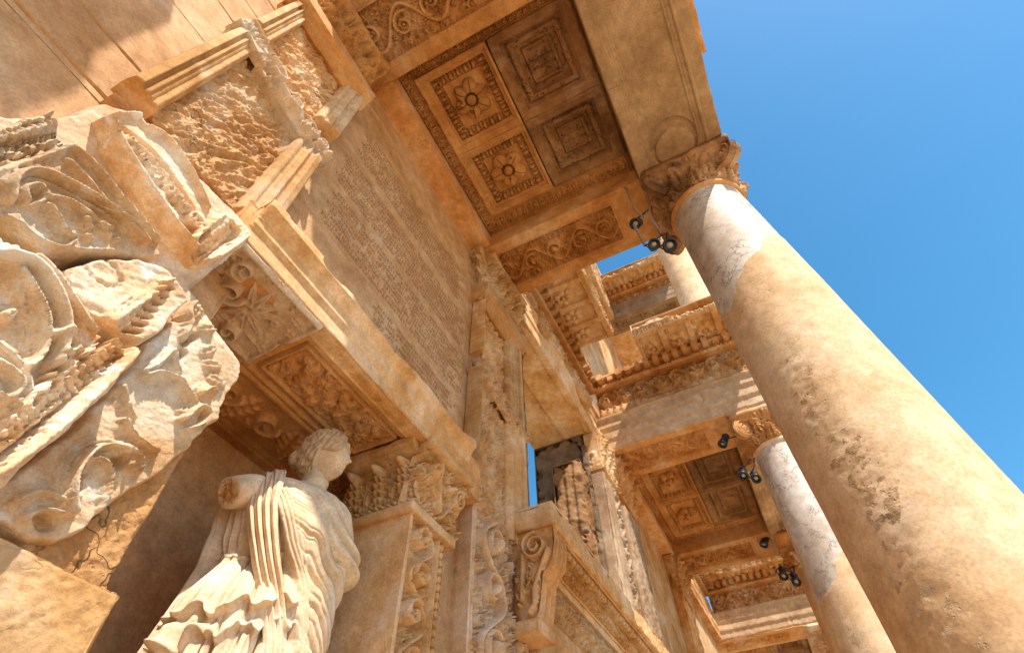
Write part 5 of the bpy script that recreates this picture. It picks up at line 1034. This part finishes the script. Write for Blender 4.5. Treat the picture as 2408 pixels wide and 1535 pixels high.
# upper-arm stump (broken) at the left shoulder, and the fold of cloth over it
def blobmesh(ctr, ax, fn=None, n=60, mat='statue', name='part', parent=None, e=None):
    ph = np.linspace(0, 2 * np.pi, n * 2, endpoint=False)[:, None]; la = np.linspace(-np.pi / 2, np.pi / 2, n)[None]
    d = np.stack([np.cos(la) * np.cos(ph), np.cos(la) * np.sin(ph), np.sin(la) + 0 * ph], -1); r = np.ones(d.shape[:2])
    if fn is not None: r = fn(d)
    q = d * r[..., None] * np.array(ax); E_ = np.eye(3) if e is None else np.array(e)
    P = np.array(ctr) + q @ E_
    m_ = MB(); m_.grid(P, cu=True); return m_.build(name, M[mat], parent)
mb = MB(); nA = 48; tA = np.linspace(0, 2 * np.pi, nA, endpoint=False)
Pts = []
for i, (f, r) in enumerate(((0, .075), (.2, .078), (.4, .075), (.6, .072), (.78, .068), (.78, .05), (.76, .03), (.74, .0))):
    cpt = np.array([1.40, 1.96, 1.54]) + f * np.array([-.15, -.09, -.12]); d = np.array([-.15, -.09, -.12]); d /= np.linalg.norm(d); a = np.cross(d, (0, 0, 1)); a /= np.linalg.norm(a); b = np.cross(d, a)
    rr = r * (1 + .03 * np.sin(tA * 3 + i) * (i > 3)); Pts.append(cpt + (rr * np.cos(tA))[:, None] * a + (rr * np.sin(tA))[:, None] * b + (.008 * fbm(tA * 1.3, tA * 0 + i, 3, 2) * (i > 3))[:, None] * d)
mb.grid(spin(np.array(Pts).transpose(1, 0, 2)) + np.array([-.015, -.055, -.03]), cu=True); mb.build('arm_stump', M['statue'], T)
mb = MB(); c = Cv(.13, .13, .004); c.rough(.012, 30, 3); rr_ = np.hypot(c.U - .065, c.V - .065); c.H += .006; c.drop = rr_ > .053; P_ = np.array([1.287, 1.892, 1.45]) + c.U[..., None] * a - a * .065 + (c.V[..., None] - .065) * b + (c.H - .002)[..., None] * d; P_ = spin(P_) + np.array([-.015, -.055, -.03]); q_ = gridq(*c.U.shape); kk = (c.drop[:-1, :-1] & c.drop[1:, 1:]).reshape(-1); mb.add(P_, q_[~kk]); mb.build('broken_end', M['picked'], T)
c = Cv(.42, .40, .004)
def cascade():
    # cloth over the left shoulder: a saddle of cloth falling in tight folds
    nu, nv = 90, 200; u = np.linspace(-1, 1, nu)[:, None]; t = np.linspace(0, 1, nv)[None]
    # centre line: from the back of the shoulder over the top and down the front towards the waist
    K = np.array([(1.44, 2.10, 1.40), (1.43, 2.07, 1.56), (1.425, 1.98, 1.635), (1.425, 1.88, 1.60), (1.42, 1.80, 1.50), (1.43, 1.775, 1.38), (1.47, 1.76, 1.27), (1.53, 1.755, 1.15), (1.60, 1.75, 1.03), (1.66, 1.745, .90), (1.70, 1.74, .75), (1.74, 1.74, .5)])
    tk = np.linspace(0, 1, len(K)); Cc = np.stack([np.interp(t[0], tk, K[:, i]) for i in range(3)], -1)
    for _ in range(12): Cc[1:-1] = (Cc[:-2] + Cc[2:] + 2 * Cc[1:-1]) / 4
    T_ = np.gradient(Cc, axis=0); T_ /= np.linalg.norm(T_, axis=1, keepdims=True)
    out = Cc - np.array([1.60, 1.99, 0]) - np.stack([0 * t[0], 0 * t[0], np.minimum(Cc[:, 2], 1.45)], -1); out /= np.linalg.norm(out, axis=1, keepdims=True)
    side = np.cross(T_, out); side /= np.linalg.norm(side, axis=1, keepdims=True); out = np.cross(side, T_)
    w = np.interp(t[0], [0, .2, .35, .6, 1], [.08, .085, .075, .055, .045])
    fold = .014 * np.abs(np.sin(u * 6.2 + .6 * np.sin(t * 9) + .4)) ** .5 - .012 * np.exp(-(np.sin(u * 6.2 + .6 * np.sin(t * 9) + .4) / .2) ** 2) + .005 * np.sin(u * 13 + t * 7)
    hgt = .014 * np.sqrt(np.clip(1 - u ** 2, 0, 1)) + fold * np.sqrt(np.clip(1 - u ** 4, 0, 1)) - .02
    return Cc[None] + (u * w[None])[..., None] * side[None] * -1 + hgt[..., None] * out[None]
mb = MB(); mb.grid(spin(cascade())); mb.build('shoulder_drape', M['statue'], T)
# head
HC = np.array([1.668, 1.94, 1.868]); fa = math.radians(-66); pitch = math.radians(4)
fw = np.array([math.cos(fa) * math.cos(pitch), math.sin(fa) * math.cos(pitch), math.sin(pitch)]); rt = np.cross(fw, (0, 0, 1)); rt /= np.linalg.norm(rt); upv = np.cross(rt, fw)
roll = math.radians(-8); rt, upv = rt * math.cos(roll) + upv * math.sin(roll), upv * math.cos(roll) - rt * math.sin(roll)
EB = np.stack([fw, rt, upv])   # rows: local x forward, y right, z up
def g(d, x, y, z, w):
    t = np.array([x, y, z], float); t /= np.linalg.norm(t); return np.exp(-np.maximum(0, (1 - d @ t)) / (w * w / 2))
def face(d):
    x, y, z = d[..., 0], d[..., 1], d[..., 2]
    r = 1 + .0 * x
    r = r - .10 * sst(.2, -.9, z) * (np.abs(y)) - .10 * sst(-.15, -.95, z) * sst(.1, -.6, x)   # jaw taper, under-chin
    r += .10 * g(d, 1, 0, -.80, .26)                   # chin
    r += .22 * g(d, 1, 0, -.22, .08) + .12 * g(d, 1, 0, -.08, .085) + .05 * g(d, 1, 0, .06, .09)      # nose
    for s_ in (-1, 1):
        r -= .13 * g(d, 1, s_ * .34, .07, .15)        # eye sockets
        r += .075 * g(d, 1, s_ * .34, .05, .085) - .03 * g(d, 1, s_ * .34, .0, .05)        # eyeball
        r += .045 * g(d, 1, s_ * .30, .20, .12)        # brow
        r += .02 * g(d, 1, s_ * .5, -.2, .25)          # cheek
        r += .012 * g(d, 1, s_ * .33, .02, .05)
        r += .05 * g(d, 1, s_ * .09, -.235, .06)       # nostril wing
        r += .06 * g(d, -.02, s_ * 1, .0, .10) - .05 * g(d, .05, s_ * 1, .01, .045)   # ear
    r += .06 * g(d, 1, 0, -.385, .09) - .12 * g(d, 1, 0, -.435, .04) - .06 * g(d, 1, .12, -.43, .04) - .06 * g(d, 1, -.12, -.43, .04) + .06 * g(d, 1, 0, -.495, .08) - .03 * g(d, 1, 0, -.6, .09)
    r -= .02 * g(d, 1, .17, -.43, .06) + .02 * g(d, 1, -.17, -.43, .06)
    return r
hd = blobmesh(HC, (.127, .097, .152), face, 130, name='head', parent=T, e=EB)
def hair(d):
    x, y, z = d[..., 0], d[..., 1], d[..., 2]
    line = .50 - .62 * sst(.1, .75, np.abs(y)) * 1.0   # hairline falls to the ears
    m = sst(-.05, .03, z - (line + .06) * sst(-.15, .45, x) + .9 * sst(.15, -.35, x) * 1.0)
    a = np.arctan2(np.abs(y) + 1e-4, x + .15)
    wv = np.sin(a * 17 + 4 * z + 2.6 * np.sin(a * 5 + z * 15)) ; wv2 = np.sin(a * 29 + z * 12)
    base = face(d)
    return np.where(m > .02, base * (1 - m) * .98 + m * (np.minimum(base, 1.02) + .13 + .040 * wv + .016 * wv2 + .05 * g(d, -1, 0, .1, .5)), .90)
blobmesh(HC, (.127, .099, .152), hair, 120, name='hair', parent=T, e=EB)
bun = HC - fw * .135 + upv * .0
blobmesh(bun, (.05, .055, .05), lambda d: 1 + .07 * np.sin(9 * np.arctan2(d[..., 1], d[..., 2]) + 6 * d[..., 0]), 40, name='hair_bun', parent=T, e=EB)
# neck
mb = MB(); A0 = np.array([1.665, 1.975, 1.60]); A1 = HC - upv * .07 - fw * .012
ks = np.linspace(0, 1, 14); mb.tube([A0 + (A1 - A0) * k for k in ks], [.085 - .028 * min(1, k * 1.8) + .006 * k for k in ks], 40); mb.build('neck', M['statue'], T)
fix_parents()
